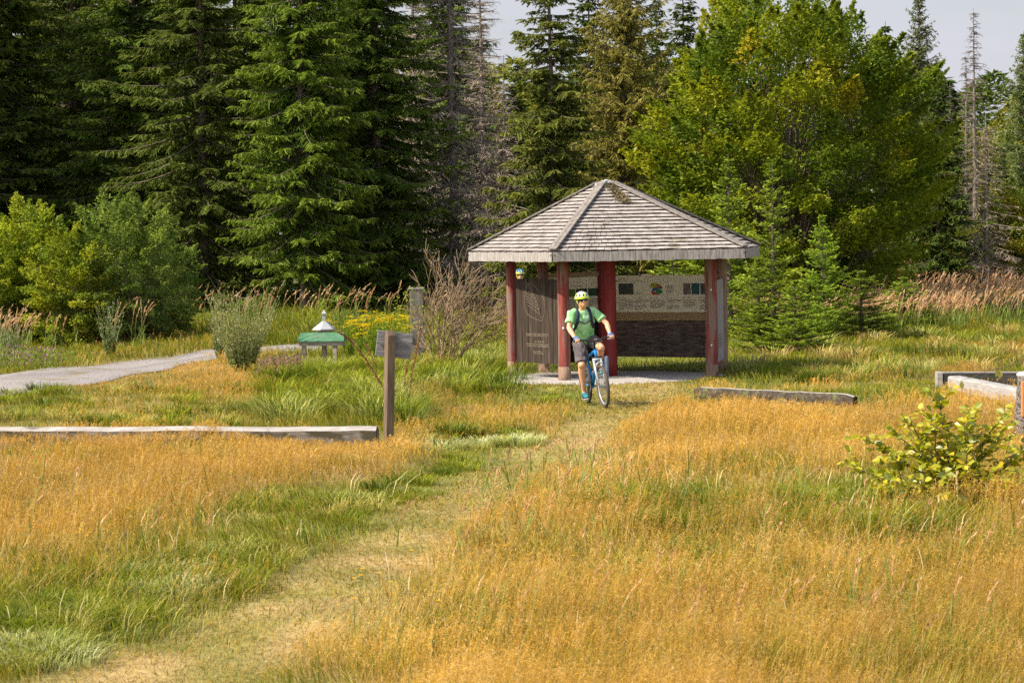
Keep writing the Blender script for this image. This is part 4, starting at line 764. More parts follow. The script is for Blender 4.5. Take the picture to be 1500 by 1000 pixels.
def log_round(name, a, b, r0, r1, mats, label, seed, cat='log', n=14, k=14, squash=1., end=True):
    q = random.Random(seed); a, b = Vector(a), Vector(b); m = M(); pts, rd = [], []
    for i in range(k+1): t = i/k; pts.append(a.lerp(b, t)+Vector((0, q.uniform(-.01, .01), q.uniform(-.008, .008)))); rd.append((r0*(1-t)+r1*t)*q.uniform(.95, 1.05)*(.86 if i in (0, k) else 1))
    m.tube(pts, rd, n=n); o = m.build(name, mats, None, (a+b)/2, smooth=True); return tag(o, label, cat)
def build_small():
    # ---- beams round the meadow
    m_bt = surf('beam_top', [(.20, .18, .16), (.31, .285, .265), (.43, .40, .38)], scale=(.12, 1, 1), nscale=18, bump=.8, spots=(9, .66, (.12, .10, .08), (.25, 1, 1))); m_bs = surf('beam_side', [(.05, .042, .035), (.14, .12, .10), (.27, .24, .21)], scale=(.22, 1, 1), nscale=12, bump=1., spots=(4, .53, (.055, .045, .025), (.5, 1, 1)))
    a, b = G(-120, 664), G(551, 655); a.z = float(hz(a.x, a.y)); ux = (b-a); L = ux.length; ux.normalize(); m = M(); w, h = .17, .275; n = 26; q = random.Random(2); sd = Vector((-ux.y, ux.x, 0)); vs = []
    for i in range(n+1):
        p = a+ux*(L*i/n); p.z = .0; j = q.uniform(-.008, .008); vs += [p+Vector((0, 0, -.15)), p+Vector((0, 0, h-.05+j)), p+sd*.05+Vector((0, 0, h+j)), p+sd*(w-.05)+Vector((0, 0, h+j)), p+sd*w+Vector((0, 0, h-.05)), p+sd*w+Vector((0, 0, -.06))]
    m.add(vs, []); 
    for i in range(n):
        for j in range(5): m.cur = 1 if j in (0, 4) else 0; m.add([], []); m.f.append((i*6+j, i*6+j+1, (i+1)*6+j+1, (i+1)*6+j)); m.mi.append(m.cur)
    m.f.append((0, 1, 2, 3, 4, 5)); m.mi.append(1); m.f.append(tuple(n*6+j for j in (5, 4, 3, 2, 1, 0))); m.mi.append(1)
    tag(m.build('wooden_beam', [m_bt, m_bs], None, (a+b)/2), 'long weathered wooden beam with pale top lying in the golden grass at left', 'beam')
    m_rot = surf('rotten_wood', [(.022, .015, .009), (.05, .036, .022), (.12, .095, .07)], scale=(.3, 1, 1), nscale=14, bump=1., spots=(6, .6, (.10, .12, .04), (1, 1, 1)), bdist=.03)
    a, b = G(1016, 588), G(1250, 597); m = M(); q = random.Random(5); ux = (b-a).normalized(); n = 22; sd = Vector((-ux.y, ux.x, 0)); vs = []; L = (b-a).length
    for i in range(n+1):
        t = i/n; p = a.lerp(b, t); p.z = a.z*(1-t)+b.z*t; h = .235*(1-.15*t)+q.uniform(-.006, .006); e = .03 if i in (0, n) else 0
        vs += [p+Vector((0, 0, -.05)), p+Vector((0, 0, h*.5))-sd*(.02-e)+sd*q.uniform(-.01, .01), p+Vector((0, 0, h-e)), p+sd*.045+Vector((0, 0, h+.008-e)), p+sd*.09+Vector((0, 0, h-e)), p+sd*.13+Vector((0, 0, -.05))]
    m.v = vs
    for i in range(n):
        for j in range(5): m.f.append((i*6+j, i*6+j+1, (i+1)*6+j+1, (i+1)*6+j)); m.mi.append(1 if j in (2, 3) else 0)
    m.f.append((0, 1, 2, 3, 4, 5)); m.mi.append(0); m.f.append(tuple(n*6+j for j in (5, 4, 3, 2, 1, 0))); m.mi.append(0)
    tag(m.build('rotten_beam', [m_rot, m_bt], None, (a+b)/2, smooth=True), 'dark rotten beam with a pale top edge lying in the golden grass right of the pavilion', 'beam')
    # corner of beams at the right
    m_db = surf('dark_beam', [(.05, .045, .035), (.10, .09, .08), (.16, .15, .13)], scale=(.2, 1, 1), nscale=14, bump=.5, spots=(4, .6, (.07, .09, .05), (1, 1, 1)))
    a, b = G(1380, 567), G(1570, 566); z = float(hz(a.x, a.y)); root = empty('beam_frame', (a.x, a.y, z), 'dark squared beam with a pale top edge and short end post behind the white log', 'beam'); m = M(); m.beam(a+Vector((0, 0, .105)), b+Vector((0, 0, .105)), .16, .25); m.build('beam', m_db, root, (a.x, a.y, z), bevel=.008)
    m = M(); m.beam(a+Vector((0, 0, .243)), b+Vector((0, 0, .243)), .17, .022); m.build('top_edge', m_bt, root, (a.x, a.y, z)); m = M(); m.box(a+Vector((-.05, 0, .10)), (.095, .2, .32)); m.build('end_post', m_bt, root, (a.x, a.y, z), bevel=.006)
    m_wl = surf('bleached_log', [(.22, .20, .185), (.33, .31, .295), (.43, .41, .40)], scale=(.5, .12, 1), nscale=22, bump=.5, spots=(16, .70, (.13, .08, .05), (1, 1, 1)))
    a, b = G(1398, 572), G(1520, 598); a.z += .12; b.z += .12
    m = M(); m.beam(a, b, .24, .25); tag(m.build('bleached_beam', m_wl, None, (a+b)/2, bevel=.035), 'bleached white timber lying in front of the dark squared beam at right', 'beam')
    # mossy post at the right edge
    m_bk = surf('lichen_bark', [(.03, .022, .018), (.10, .07, .05), (.30, .26, .23), (.06, .045, .03)], nscale=26, bump=1.4, bdist=.04); g = G(1503, 642); z = float(hz(g.x, g.y)); root = empty('mossy_post', (g.x, g.y, z), 'dark lichen-spotted post cut by the right photo edge with an orange split face', 'post'); m = M(); q = random.Random(6); pts = [(g.x+q.uniform(-.012, .012)+.02*i/8, g.y, z-.1+.93*i/8) for i in range(9)]; m.tube(pts, [.15*q.uniform(.88, 1.08)*(1.1-.03*i) for i in range(9)], n=16); st = m.build('bark', m_bk, root, (g.x, g.y, z), smooth=True)
    m = M(); m.box((g.x-.02, g.y-.125, z+.52), (.13, .06, .46)); m.build('split_face', surf('orange_wood', [(.40, .14, .04), (.60, .25, .09)], scale=(1, 1, .2), nscale=12), root, (g.x, g.y, z), bevel=.015); m = M(); m.ball((g.x+.01, g.y, z+.83), (.13, .13, .045), 14, 8); m.build('lichen_cap', surf('white_lichen', [(.5, .5, .48), (.75, .75, .73)], nscale=30, bump=.8), root, (g.x, g.y, z), smooth=True)
    # ---- sign seen from behind
    g = G(569, 650); z = float(hz(g.x, g.y)); m_sp = surf('sign_timber', [(.07, .048, .03), (.15, .105, .068), (.24, .18, .12)], scale=(1, 1, .12), nscale=18, bump=.5, spots=(5, .66, (.07, .055, .04), (1, 1, .3))); m_sb = surf('sign_board', [(.09, .085, .085), (.19, .18, .18), (.32, .31, .31)], scale=(.25, 1, 2.2), nscale=13, bump=.5)
    root = empty('signboard', (g.x, g.y, z), 'small grey wooden signboard on a square post in the grass left of the path', 'sign'); s = .055; zt = 1.50; R = Matrix.Rotation(math.radians(28), 3, 'Z') @ Matrix.Rotation(math.radians(2.2), 3, 'Y')
    m = M(); c = Vector((g.x, g.y, z)); up = R @ Vector((0, 0, 1)); vs = []
    for zz, ex in ((-.15, 0), (zt-.07, 0)):
        for sx_, sy_ in ((-1, -1), (1, -1), (1, 1), (-1, 1)): vs.append(c+R @ Vector((sx_*s, sy_*s, zz)))
    vs += [c+R @ Vector((-s, 0, zt)), c+R @ Vector((s, 0, zt))]; m.add(vs, [(3, 2, 1, 0), (0, 1, 5, 4), (1, 2, 6, 5), (2, 3, 7, 6), (3, 0, 4, 7), (4, 5, 9, 8), (6, 7, 8, 9), (5, 6, 9), (7, 4, 8)]); m.build('post', m_sp, root, c, bevel=.006)
    Rb = Matrix.Rotation(math.radians(10), 3, 'Z') @ Matrix.Rotation(math.radians(7.5), 3, 'Y'); m = M(); cb = c+Vector((-.0, 0, 0))+R @ Vector((0, s+.022, zt-.20)); cb.x = XD(577, g.y+.07, 502); cb.y = g.y+.10
    for j, (zz, hh) in enumerate([(-.085, .162), (.085, .162)]): m.box(cb+Rb @ Vector((0, 0, zz)), (.47, .028, hh+.004), Rb)
    m.build('board', m_sb, root, c, bevel=.005)
    m = M(); m.box(cb+Rb @ Vector((.0, -.02, 0)), (.40, .012, .02), Rb); m.build('batten', m_sb, root, c)
    # ---- thick weathered slab post
    x = XD(612, 50, 510); z = float(hz(x, 50)); root = empty('slab_post', (x, 50, z), 'thick grey weathered post with a pale top behind the bare shrub', 'post'); m = M(); m.box((x, 50, z+.74), (.30, .14, 1.68)); m.build('post', surf('old_grey_post', [(.07, .065, .055), (.14, .125, .105), (.22, .20, .175)], scale=(1, 1, .15), nscale=15, bump=.6), root, (x, 50, z), bevel=.02); m = M(); m.box((x, 50, z+1.60), (.34, .18, .045)); m.build('cap', m_bt, root, (x, 50, z), bevel=.01)
    # ---- green lectern
    D = 47.5; x = XD(472, D, 500); z = float(hz(x, D)); c = Vector((x, D, z)); root = empty('display_lectern', c, 'low wooden display lectern with a sloping green lid on three legs', 'lectern'); m_gr = surf('green_paint', [(.04, .12, .06), (.065, .17, .09), (.10, .22, .13)], nscale=6, bump=.3, rough=.6, spots=(7, .62, (.15, .17, .11), (.4, 1, 1))); m_lt = surf('lectern_timber', [(.14, .12, .09), (.26, .23, .18), (.36, .33, .27)], scale=(.3, 1, 1), nscale=16, bump=.4); Rr = Matrix.Rotation(math.radians(-5), 3, 'Z')
    m = M(); m.box(c+Rr @ Vector((0, .0, .53)), (.90, .34, .10), Rr); m.build('case', m_lt, root, c, bevel=.006)
    m = M(); vs = [c+Rr @ Vector(p) for p in [(-.48, -.20, .56), (.48, -.20, .56), (.46, .02, .745), (-.46, .02, .745), (-.48, .22, .59), (.48, .22, .59), (-.48, -.20, .585), (.48, -.20, .585)]]; m.add(vs, [(0, 1, 7, 6), (6, 7, 2, 3), (3, 2, 5, 4), (0, 6, 3, 4), (1, 5, 2, 7), (0, 4, 5, 1)]); m.build('lid', m_gr, root, c, bevel=.004)
    for sx_, sy_ in ((-.36, -.1), (.02, .1), (.28, -.1)): m = M(); m.box(c+Rr @ Vector((sx_, sy_, .18)), (.085, .085, .62), Rr); m.build('leg', m_lt, root, c, bevel=.006)
    # ---- little pyramid-roofed box behind it
    D = 49.2; x = XD(475, D, 480); z = float(hz(x, D)); c = Vector((x, D, z)); root = empty('model_hut', c, 'little white pyramid roof with a pointed grey finial showing above the green lid', 'model'); m_wh = surf('pale_metal', [(.28, .28, .29), (.42, .42, .43)], nscale=5, bump=.1, rough=.5); m = M(); n = 6; zr = 2.77-(486-343)*D/F_PX; za = 2.77-(472.5-343)*D/F_PX; ring = [c+Vector((.26*math.cos(2*PI*i/n+.3), .26*math.sin(2*PI*i/n+.3), zr)) for i in range(n)]; m.add(ring+[c+Vector((0, 0, za))]+[p-Vector((0, 0, .025)) for p in ring], [(i, (i+1) % n, n) for i in range(n)]+[(i, n+1+i, n+1+(i+1) % n, (i+1) % n) for i in range(n)]+[tuple(range(2*n, n, -1))]); m.build('roof', m_wh, root, c)
    m = M(); m.box(c+Vector((0, 0, za+.04)), (.075, .075, .17)); m.build('finial_post', flat('finial_grey', (.30, .32, .32)), root, c, bevel=.004); m = M(); k = za+.125; m.add([c+Vector((a_*.055, b_*.055, k)) for a_, b_ in ((-1, -1), (1, -1), (1, 1), (-1, 1))]+[c+Vector((0, 0, k+.09))], [(0, 1, 4), (1, 2, 4), (2, 3, 4), (3, 0, 4), (3, 2, 1, 0)]); m.build('finial_tip', m_wh, root, c)
    m = M(); m.tube([c+Vector((0, 0, -.1)), c+Vector((0, 0, zr-.2))], .05, n=10); m.build('stand', m_lt, root, c); m = M(); m.box(c+Vector((0, 0, zr-.1)), (.3, .3, .2)); m.build('body', m_lt, root, c, bevel=.006)

def build_plants():
    r = np.random.default_rng(44)
    def plantroot(name, px, py, label, cat, group=None, D=None):
        g = G(px, py) if D is None else Vector((XD(px, D), D, 0)); z = float(hz(g.x, g.y)); return empty(name, (g.x, g.y, z-.02), label, cat, group)
    # sapling
    root = plantroot('beech_sapling', 1400, 742, 'leafy yellow-green sapling with glossy pale leaves in the golden grass at right', 'sapling'); ST, LV = [], []
    mainb = [((-.78, .1), .62, 1), ((-.45, -.2), .80, 1), ((-.12, .1), .95, 1), ((-.28, -.05), .86, 1), ((.22, .05), .86, 1), ((.5, .15), .70, 1), ((-.55, .1), .72, 1), ((.10, -.1), .82, 1), ((.35, .1), .70, 1), ((.62, -.1), .55, 1), ((.78, .2), .50, 1), ((-.6, -.3), .30, 1), ((.45, -.35), .38, 1), ((-.2, -.4), .42, 1), ((.15, .4), .60, 1), ((-.9, .0), .36, 1), ((-.35, .3), .62, 1), ((.05, -.35), .5, 1), ((.85, -.2), .33, 1)]
    k = 7; t = np.linspace(0, 1, k)
    segs = []
    for (dx, dy), hh, _ in mainb:
        P = np.stack([dx*t**1.15, dy*t, hh*t**.8], 1)+np.r_[np.zeros((1, 3)), r.normal(size=(k-1, 3))*.014]; ST.append((P, .008)); segs.append(P)
        for q in range(12):
            s = r.uniform(.15, .95); i = int(s*(k-1)); b = P[i]; d = unit(unit(P[min(i+1, k-1)]-P[i-1])+rdir(r, 1)[0]*.9+np.array([0, 0, .15])); L = r.uniform(.14, .34); Q = b+d*(L*t)[:, None]+np.array([0, 0, -.05])*(t**2)[:, None]; ST.append((Q, .0035)); segs.append(Q)
    for P in segs:
        L = np.linalg.norm(P[-1]-P[0]); n = int(L/.030)
        for q in range(n):
            s = .18+.82*(q+r.random()*.5)/n; s = min(s, .999); i = int(s*(k-1)); f = s*(k-1)-i; b = P[i]*(1-f)+P[min(i+1, k-1)]*f; fw = unit(P[min(i+1, k-1)]-P[i]+1e-6); sd = unit(np.cross(fw, [0, 0, 1])); d = unit(fw*.55+sd*(1 if q % 2 else -1)*.8+np.array([0, 0, r.uniform(-.45, .25)])+rdir(r, 1)[0]*.25)
            LV.append((b, d, r.uniform(.052, .092)))
    n = len(LV); B = np.array([v[0] for v in LV]); D = np.array([v[1] for v in LV]); L = np.array([v[2] for v in LV]); nr = unit(rdir(r, n)*.8+[0, -.2, .9]); sd = unit(np.cross(D, nr)); nr = np.cross(sd, D)
    c = np.array([(.48, .45, .025), (.34, .36, .02), (.62, .46, .025), (.20, .24, .015), (.56, .52, .07)])[r.choice(5, n, p=[.34, .28, .12, .14, .12])]*r.uniform(.75, 1.2, (n, 1))
    tt = np.array([0, .25, .55, .8, 1.]); wd = np.array([.08, .8, 1, .62, .05]); V, Fq = [], []
    for sgn in (-1, 1):                                        # leaf with a fold along the midrib
        mid = B[:, None]+D[:, None]*(L[:, None]*tt)[..., None]-nr[:, None]*(.10*L[:, None]*tt**2)[..., None]; edge = mid+sgn*sd[:, None]*(.34*L[:, None]*wd)[..., None]+nr[:, None]*(.10*L[:, None]*wd)[..., None]
        V.append(np.stack([mid, edge] if sgn > 0 else [edge, mid], 2).reshape(-1, 3)); b = (np.arange(n)[:, None]*5+np.arange(4)[None])*2; Fq.append(np.stack([b, b+1, b+3, b+2], -1).reshape(-1, 4))
    m_sl = veg('sapling_leaves', trans=.45, gloss=.05, rough=.35); Cc = np.repeat(c, 10, 0); npmesh('leaves', [(V[0], Fq[0], Cc), (V[1], Fq[1], Cc)], m_sl, root); root.scale = (1.18, 1.18, 1.16)
    npmesh('stems', [tubes(np.array([s[0] for s in ST]), np.array([np.linspace(1, .35, k)*s[1] for s in ST]), np.full((len(ST), 3), .5), 5)], M_bark, root, smooth=True)
    # twig reaching in from the right
    root = plantroot('beech_sapling', 1545, 690, 'bare twig with a few yellow leaves reaching in above the white log', 'sapling'); o = np.array(root.location); e = np.array(PD(1408, 556, root.location.y)); s0 = np.array(PD(1520, 522, root.location.y)); t = np.linspace(0, 1, k)[:, None]
    P1 = np.zeros((k, 3))*(1-t)+(s0-o)*t; P2 = (s0-o)*(1-t)+(e-o)*t; P2[:, 2] += .01*np.sin(np.arange(k)*2); tw = [P1, P2]
    for s, up in ((.3, .05), (.55, -.06), (.75, .06)): b = P2[int(s*(k-1))]; tw.append(b+np.array([-.12, 0, up])*t)
    B = np.array([P2[3], P2[3]+[.01, 0, -.02], P2[-1], P1[4], P1[5], P1[5]]); n = len(B); D = unit(rdir(r, n)*.4+[-.2, 0, -1]); npmesh('stems', [tubes(np.array(tw), np.array([np.linspace(1, .4, k)*w for w in (.008, .005, .003, .003, .003)]), np.full((5, 3), .5), 5)], M_bark, root, smooth=True); npmesh('leaves', [leaves(B, D, unit(np.cross(D, rdir(r, n))), np.full(n, .11), np.full(n, .06), np.tile([.45, .42, .10], (n, 1)))], m_sl, root)
    # bare shrub
    root = plantroot('bare_shrub', 648, 0, 'bare grey-brown shrub of tangled twigs beside the slab post left of the pavilion', 'shrub', D=46.2); T = []
    def grow(b, d, L, rad, lev):
        kk = 6; t = np.linspace(0, 1, kk)[:, None]; bend = rdir(r, 1)[0]*.22*L; P = b+d*L*t+bend*t*t+r.normal(size=(kk, 3))*.012*L; T.append((P, np.linspace(1, .5, kk)*rad))
        if lev >= 3: return
        for _ in range([5, 4, 3][lev]):
            s = r.uniform(.3, 1); i = min(int(s*(kk-1)), kk-1); nd = unit(d+rdir(r, 1)[0]*.62+np.array([.12, 0, .1])); grow(P[i], nd, L*r.uniform(.42, .68), rad*.55, lev+1)
    for i in range(12): a = r.random()*6.28; sp = r.uniform(.1, .8); grow(np.array([math.cos(a)*.1, math.sin(a)*.1, 0]), unit(np.array([math.cos(a)*sp+.22, math.sin(a)*sp, 1.])), r.uniform(1.1, 1.65), .019, 0)
    TT = [t_ for t_ in T]; npmesh('twigs', [tubes(np.array([a for a, b in TT]), np.maximum(np.array([b for a, b in TT]), .0055), np.tile([.24, .17, .105], (len(TT), 1))*r.uniform(.7, 1.35, (len(TT), 1)), 4)], M_twig, root, smooth=True)
    # leafy green sprigs on the left of it
    n = 200; B = np.stack([r.normal(-.6, .3, n), r.normal(0, .2, n), r.uniform(.9, 1.75, n)], 1); B[:, 2] -= np.abs(B[:, 0]+.55)*.5; D = rdir(r, n); D[:, 2] *= .5; D = unit(D); npmesh('leaves', [leaves(B, D, unit(np.cross(D, rdir(r, n))), r.uniform(.05, .09, n), r.uniform(.03, .04, n), np.array([.24, .30, .04])*r.uniform(.6, 1.3, (n, 1)))], M_leaf, root)
    # mugwort
    def herb(name, px, D_, H, R, ns, col, tipc, label, cat, lw=.05, group=None, nl=26):
        root = plantroot(name, px, 0, label, cat, group, D=D_); a = r.random(ns)*6.28; s = r.uniform(.05, 1, ns)**.6*R; hh = H*r.uniform(.6, 1.05, ns); t = np.linspace(0, 1, 5); o = np.stack([np.cos(a), np.sin(a), 0*a], 1)
        P = o[:, None]*(s[:, None]*(.25+.75*t**1.2))[..., None]; P[:, :, 2] = hh[:, None]*t; n = ns*nl; I = np.repeat(np.arange(ns), nl); u = r.uniform(.08, 1, n); i = np.minimum((u*4).astype(int), 3); f = (u*4-i)[:, None]; B = P[I, i]*(1-f)+P[I, i+1]*f; up = unit(P[I, i+1]-P[I, i]); D = unit(rdir(r, n)*(1.1-.6*u[:, None])+up*.8); L = (lw*1.5*(1.15-.75*u))*r.uniform(.7, 1.3, n); c = (np.array(col)*(1-u[:, None]**.9)+np.array(tipc)*u[:, None]**.9)*r.uniform(.65, 1.3, (n, 1))
        npmesh('leaves', [leaves(B, D, unit(np.cross(D, rdir(r, n))), L, L*.42, c)], M_leaf, root); npmesh('stems', [tubes(P, np.tile(np.linspace(.007, .003, 5), (ns, 1)), np.tile(np.array(col)*.9, (ns, 1)), 4)], M_grass, root, smooth=True); return root
    herb('mugwort_plant', 353, 47.0, 1.62, .80, 120, (.20, .27, .07), (.62, .52, .34), 'bushy mugwort with pale seed spikes standing at the bend of the gravel road', 'plant', nl=40)
    herb('mugwort_plant', 322, 52, 1.5, .35, 26, (.12, .17, .05), (.40, .36, .22), 'slender mugwort on the far road verge behind the bushy one', 'plant', nl=30)
    herb('thistle_plant', 160, 54.5, 1.35, .40, 30, (.10, .17, .03), (.55, .50, .38), 'tall thistle with pale seed heads in front of the blue-green bush', 'plant', nl=34)
    herb('thistle_plant', 15, 51.5, 1.2, .45, 30, (.12, .18, .03), (.55, .52, .40), 'thistle clump with pale seed heads at the left photo edge', 'plant', nl=30)
    # ragwort
    src = None; lab = 'yellow-flowered ragwort plant in the clump between green lectern and slab post'
    def ragwort():
        root = herb('ragwort_plant', 540, 49.5, .98, .22, 16, (.20, .29, .03), (.24, .34, .03), lab, 'plant', group='ragwort plants in flower', nl=44); n = 14*11; a = r.random(n)*6.28; cen = np.repeat(np.stack([r.normal(size=14)*.17, r.normal(size=14)*.17, r.uniform(.74, 1.04, 14)], 1), 11, 0); B = cen+r.normal(size=(n, 3))*[.045, .045, .012]; D = np.stack([np.cos(a), np.sin(a), .15+0*a], 1); D = unit(D)
        npmesh('flowers', [leaves(B, D, unit(np.cross(D, [0, 0, 1.])), np.full(n, .055), np.full(n, .045), np.array([.80, .56, .015])*r.uniform(.8, 1.2, (n, 1)))], M_grass, root); return root
    rg = ragwort(); spots = [(512, 49.6, .82), (528, 50.6, .9), (545, 49.2, .86), (560, 50.8, 1.0), (576, 50.2, 1.02), (590, 51, 1.0), (553, 52, 1.02), (535, 48.6, .7), (508, 51.5, .9), (585, 49, .85)]
    for i, (px, D, s) in enumerate(spots):
        o = rg if i == 0 else copy_tree(rg); x = XD(px, D); o.location = (x, D, float(hz(x, D))-.02); s *= 1.08; o.scale = (s, s, s); o.rotation_euler = (0, 0, i*1.3)
    # knapweed: purple patch at left
    n = 420; root = None; x = np.array([XD(v, 49.6) for v in r.uniform(-30, 78, n)]); y = r.uniform(48.2, 51, n); z = hz(x, y)+r.uniform(.12, .45, n); a = r.random(n)*6.28; D = unit(np.stack([np.cos(a), np.sin(a), .3+0*a], 1)); m = 2600; xg = np.array([XD(v, 49.6) for v in r.uniform(-40, 90, m)]); yg = r.uniform(48, 51.2, m); Dg = unit(rdir(r, m)*.7+[0, 0, .8])
    tag(npmesh('purple_flowers', [leaves(np.stack([x, y, z], 1), D, unit(np.cross(D, rdir(r, n))), np.full(n, .045), np.full(n, .035), np.array([.42, .12, .36])*r.uniform(.6, 1.3, (n, 1))), leaves(np.stack([xg, yg, hz(xg, yg)+r.uniform(0, .38, m)], 1), Dg, unit(np.cross(Dg, rdir(r, m))), r.uniform(.06, .14, m), np.full(m, .02), np.array([.20, .25, .04])*r.uniform(.5, 1.3, (m, 1)))], M_grass), 'purple knapweed flowers on the far road verge at the left edge', 'flowers', kind='stuff')
    # reddish-purple low herb right of the mugwort
    m = 1500; xg = np.array([XD(v, 45.2) for v in r.uniform(375, 440, m)]); yg = r.uniform(44.6, 46.4, m); Dg = unit(rdir(r, m)*.8+[0, 0, .7]); tag(npmesh('red_herbs', [leaves(np.stack([xg, yg, hz(xg, yg)+r.uniform(0, .36, m)], 1), Dg, unit(np.cross(Dg, rdir(r, m))), r.uniform(.05, .11, m), np.full(m, .022), np.array([(.28, .14, .13), (.18, .20, .05), (.36, .20, .18)])[r.integers(0, 3, m)]*r.uniform(.6, 1.2, (m, 1)))], M_grass), 'reddish seeding herbs beside the bushy mugwort', 'herbs', kind='stuff')
    # rusty dock stems
    def dock(pts, label, D_, nsd=130):
        P = np.array([list(PD(px, py, D_)) for px, py in pts]); x0, z0 = P[0, 0], float(hz(P[0, 0], D_)); P[0, 2] = z0-.05; root = empty('dock_plant', (x0, D_, z0), label, 'plant'); P -= np.array([x0, D_, z0]); k_ = len(P); u = r.uniform(.25, 1, nsd)*(k_-1); i = np.minimum(u.astype(int), k_-2); f = (u-i)[:, None]; B = P[i]*(1-f)+P[i+1]*f; D = unit(rdir(r, nsd)+unit(P[i+1]-P[i])*.6)
        npmesh('stem', [tubes(P[None], np.linspace(.013, .007, k_)[None], np.array([[.20, .11, .05]]), 6)], M_twig, root, smooth=True); npmesh('seed_heads', [leaves(B, D, unit(np.cross(D, rdir(r, nsd))), r.uniform(.025, .055, nsd), np.full(nsd, .022), np.array([.27, .13, .045])*r.uniform(.6, 1.4, (nsd, 1)))], M_twig, root)
    dock([(572, 596), (562, 570), (548, 545), (530, 518), (512, 497), (496, 486)], 'rust-brown dock stem arching left towards the green lectern', 37, 260)
    dock([(600, 600), (600, 570), (606, 535), (612, 505), (616, 478)], 'upright rust-brown dock stem right of the signboard', 37, 170)
    dock([(596, 590), (592, 565), (594, 545), (598, 530)], 'short rust-brown dock stem close to the right of the sign post', 38, 70)
    dock([(553, 560), (550, 535), (541, 515), (536, 504)], 'short rust-brown dock stem left of the sign post', 40, 60)
    # little yellow flowers in the meadow
    fl = [(190, 812), (120, 836), (133, 832), (116, 835), (128, 838), (532, 890), (530, 925), (520, 928), (557, 924), (574, 917), (740, 879), (840, 876), (848, 990), (604, 881), (643, 944), (1218, 905), (520, 948)]; B = np.repeat(np.array([list(G(*p)) for p in fl]), 6, 0); n = len(B); B[:, 2] += np.repeat(r.uniform(.28, .42, len(fl)), 6); a = np.tile(np.arange(6), len(fl))*1.047; D = unit(np.stack([np.cos(a), np.sin(a), .25+0*a], 1))
    tag(npmesh('yellow_flowers', [leaves(B, D, unit(np.cross(D, [0, 0, 1.])), np.full(n, .024), np.full(n, .02), np.tile([.8, .42, .01], (n, 1)))]+[tubes(np.stack([B[::6]-[0, 0, .4], B[::6]], 1), np.full((len(fl), 2), .0015), np.tile([.2, .25, .05], (len(fl), 1)), 4)], M_grass), 'small yellow hawkbit flowers scattered in the foreground grass', 'flowers', kind='stuff')
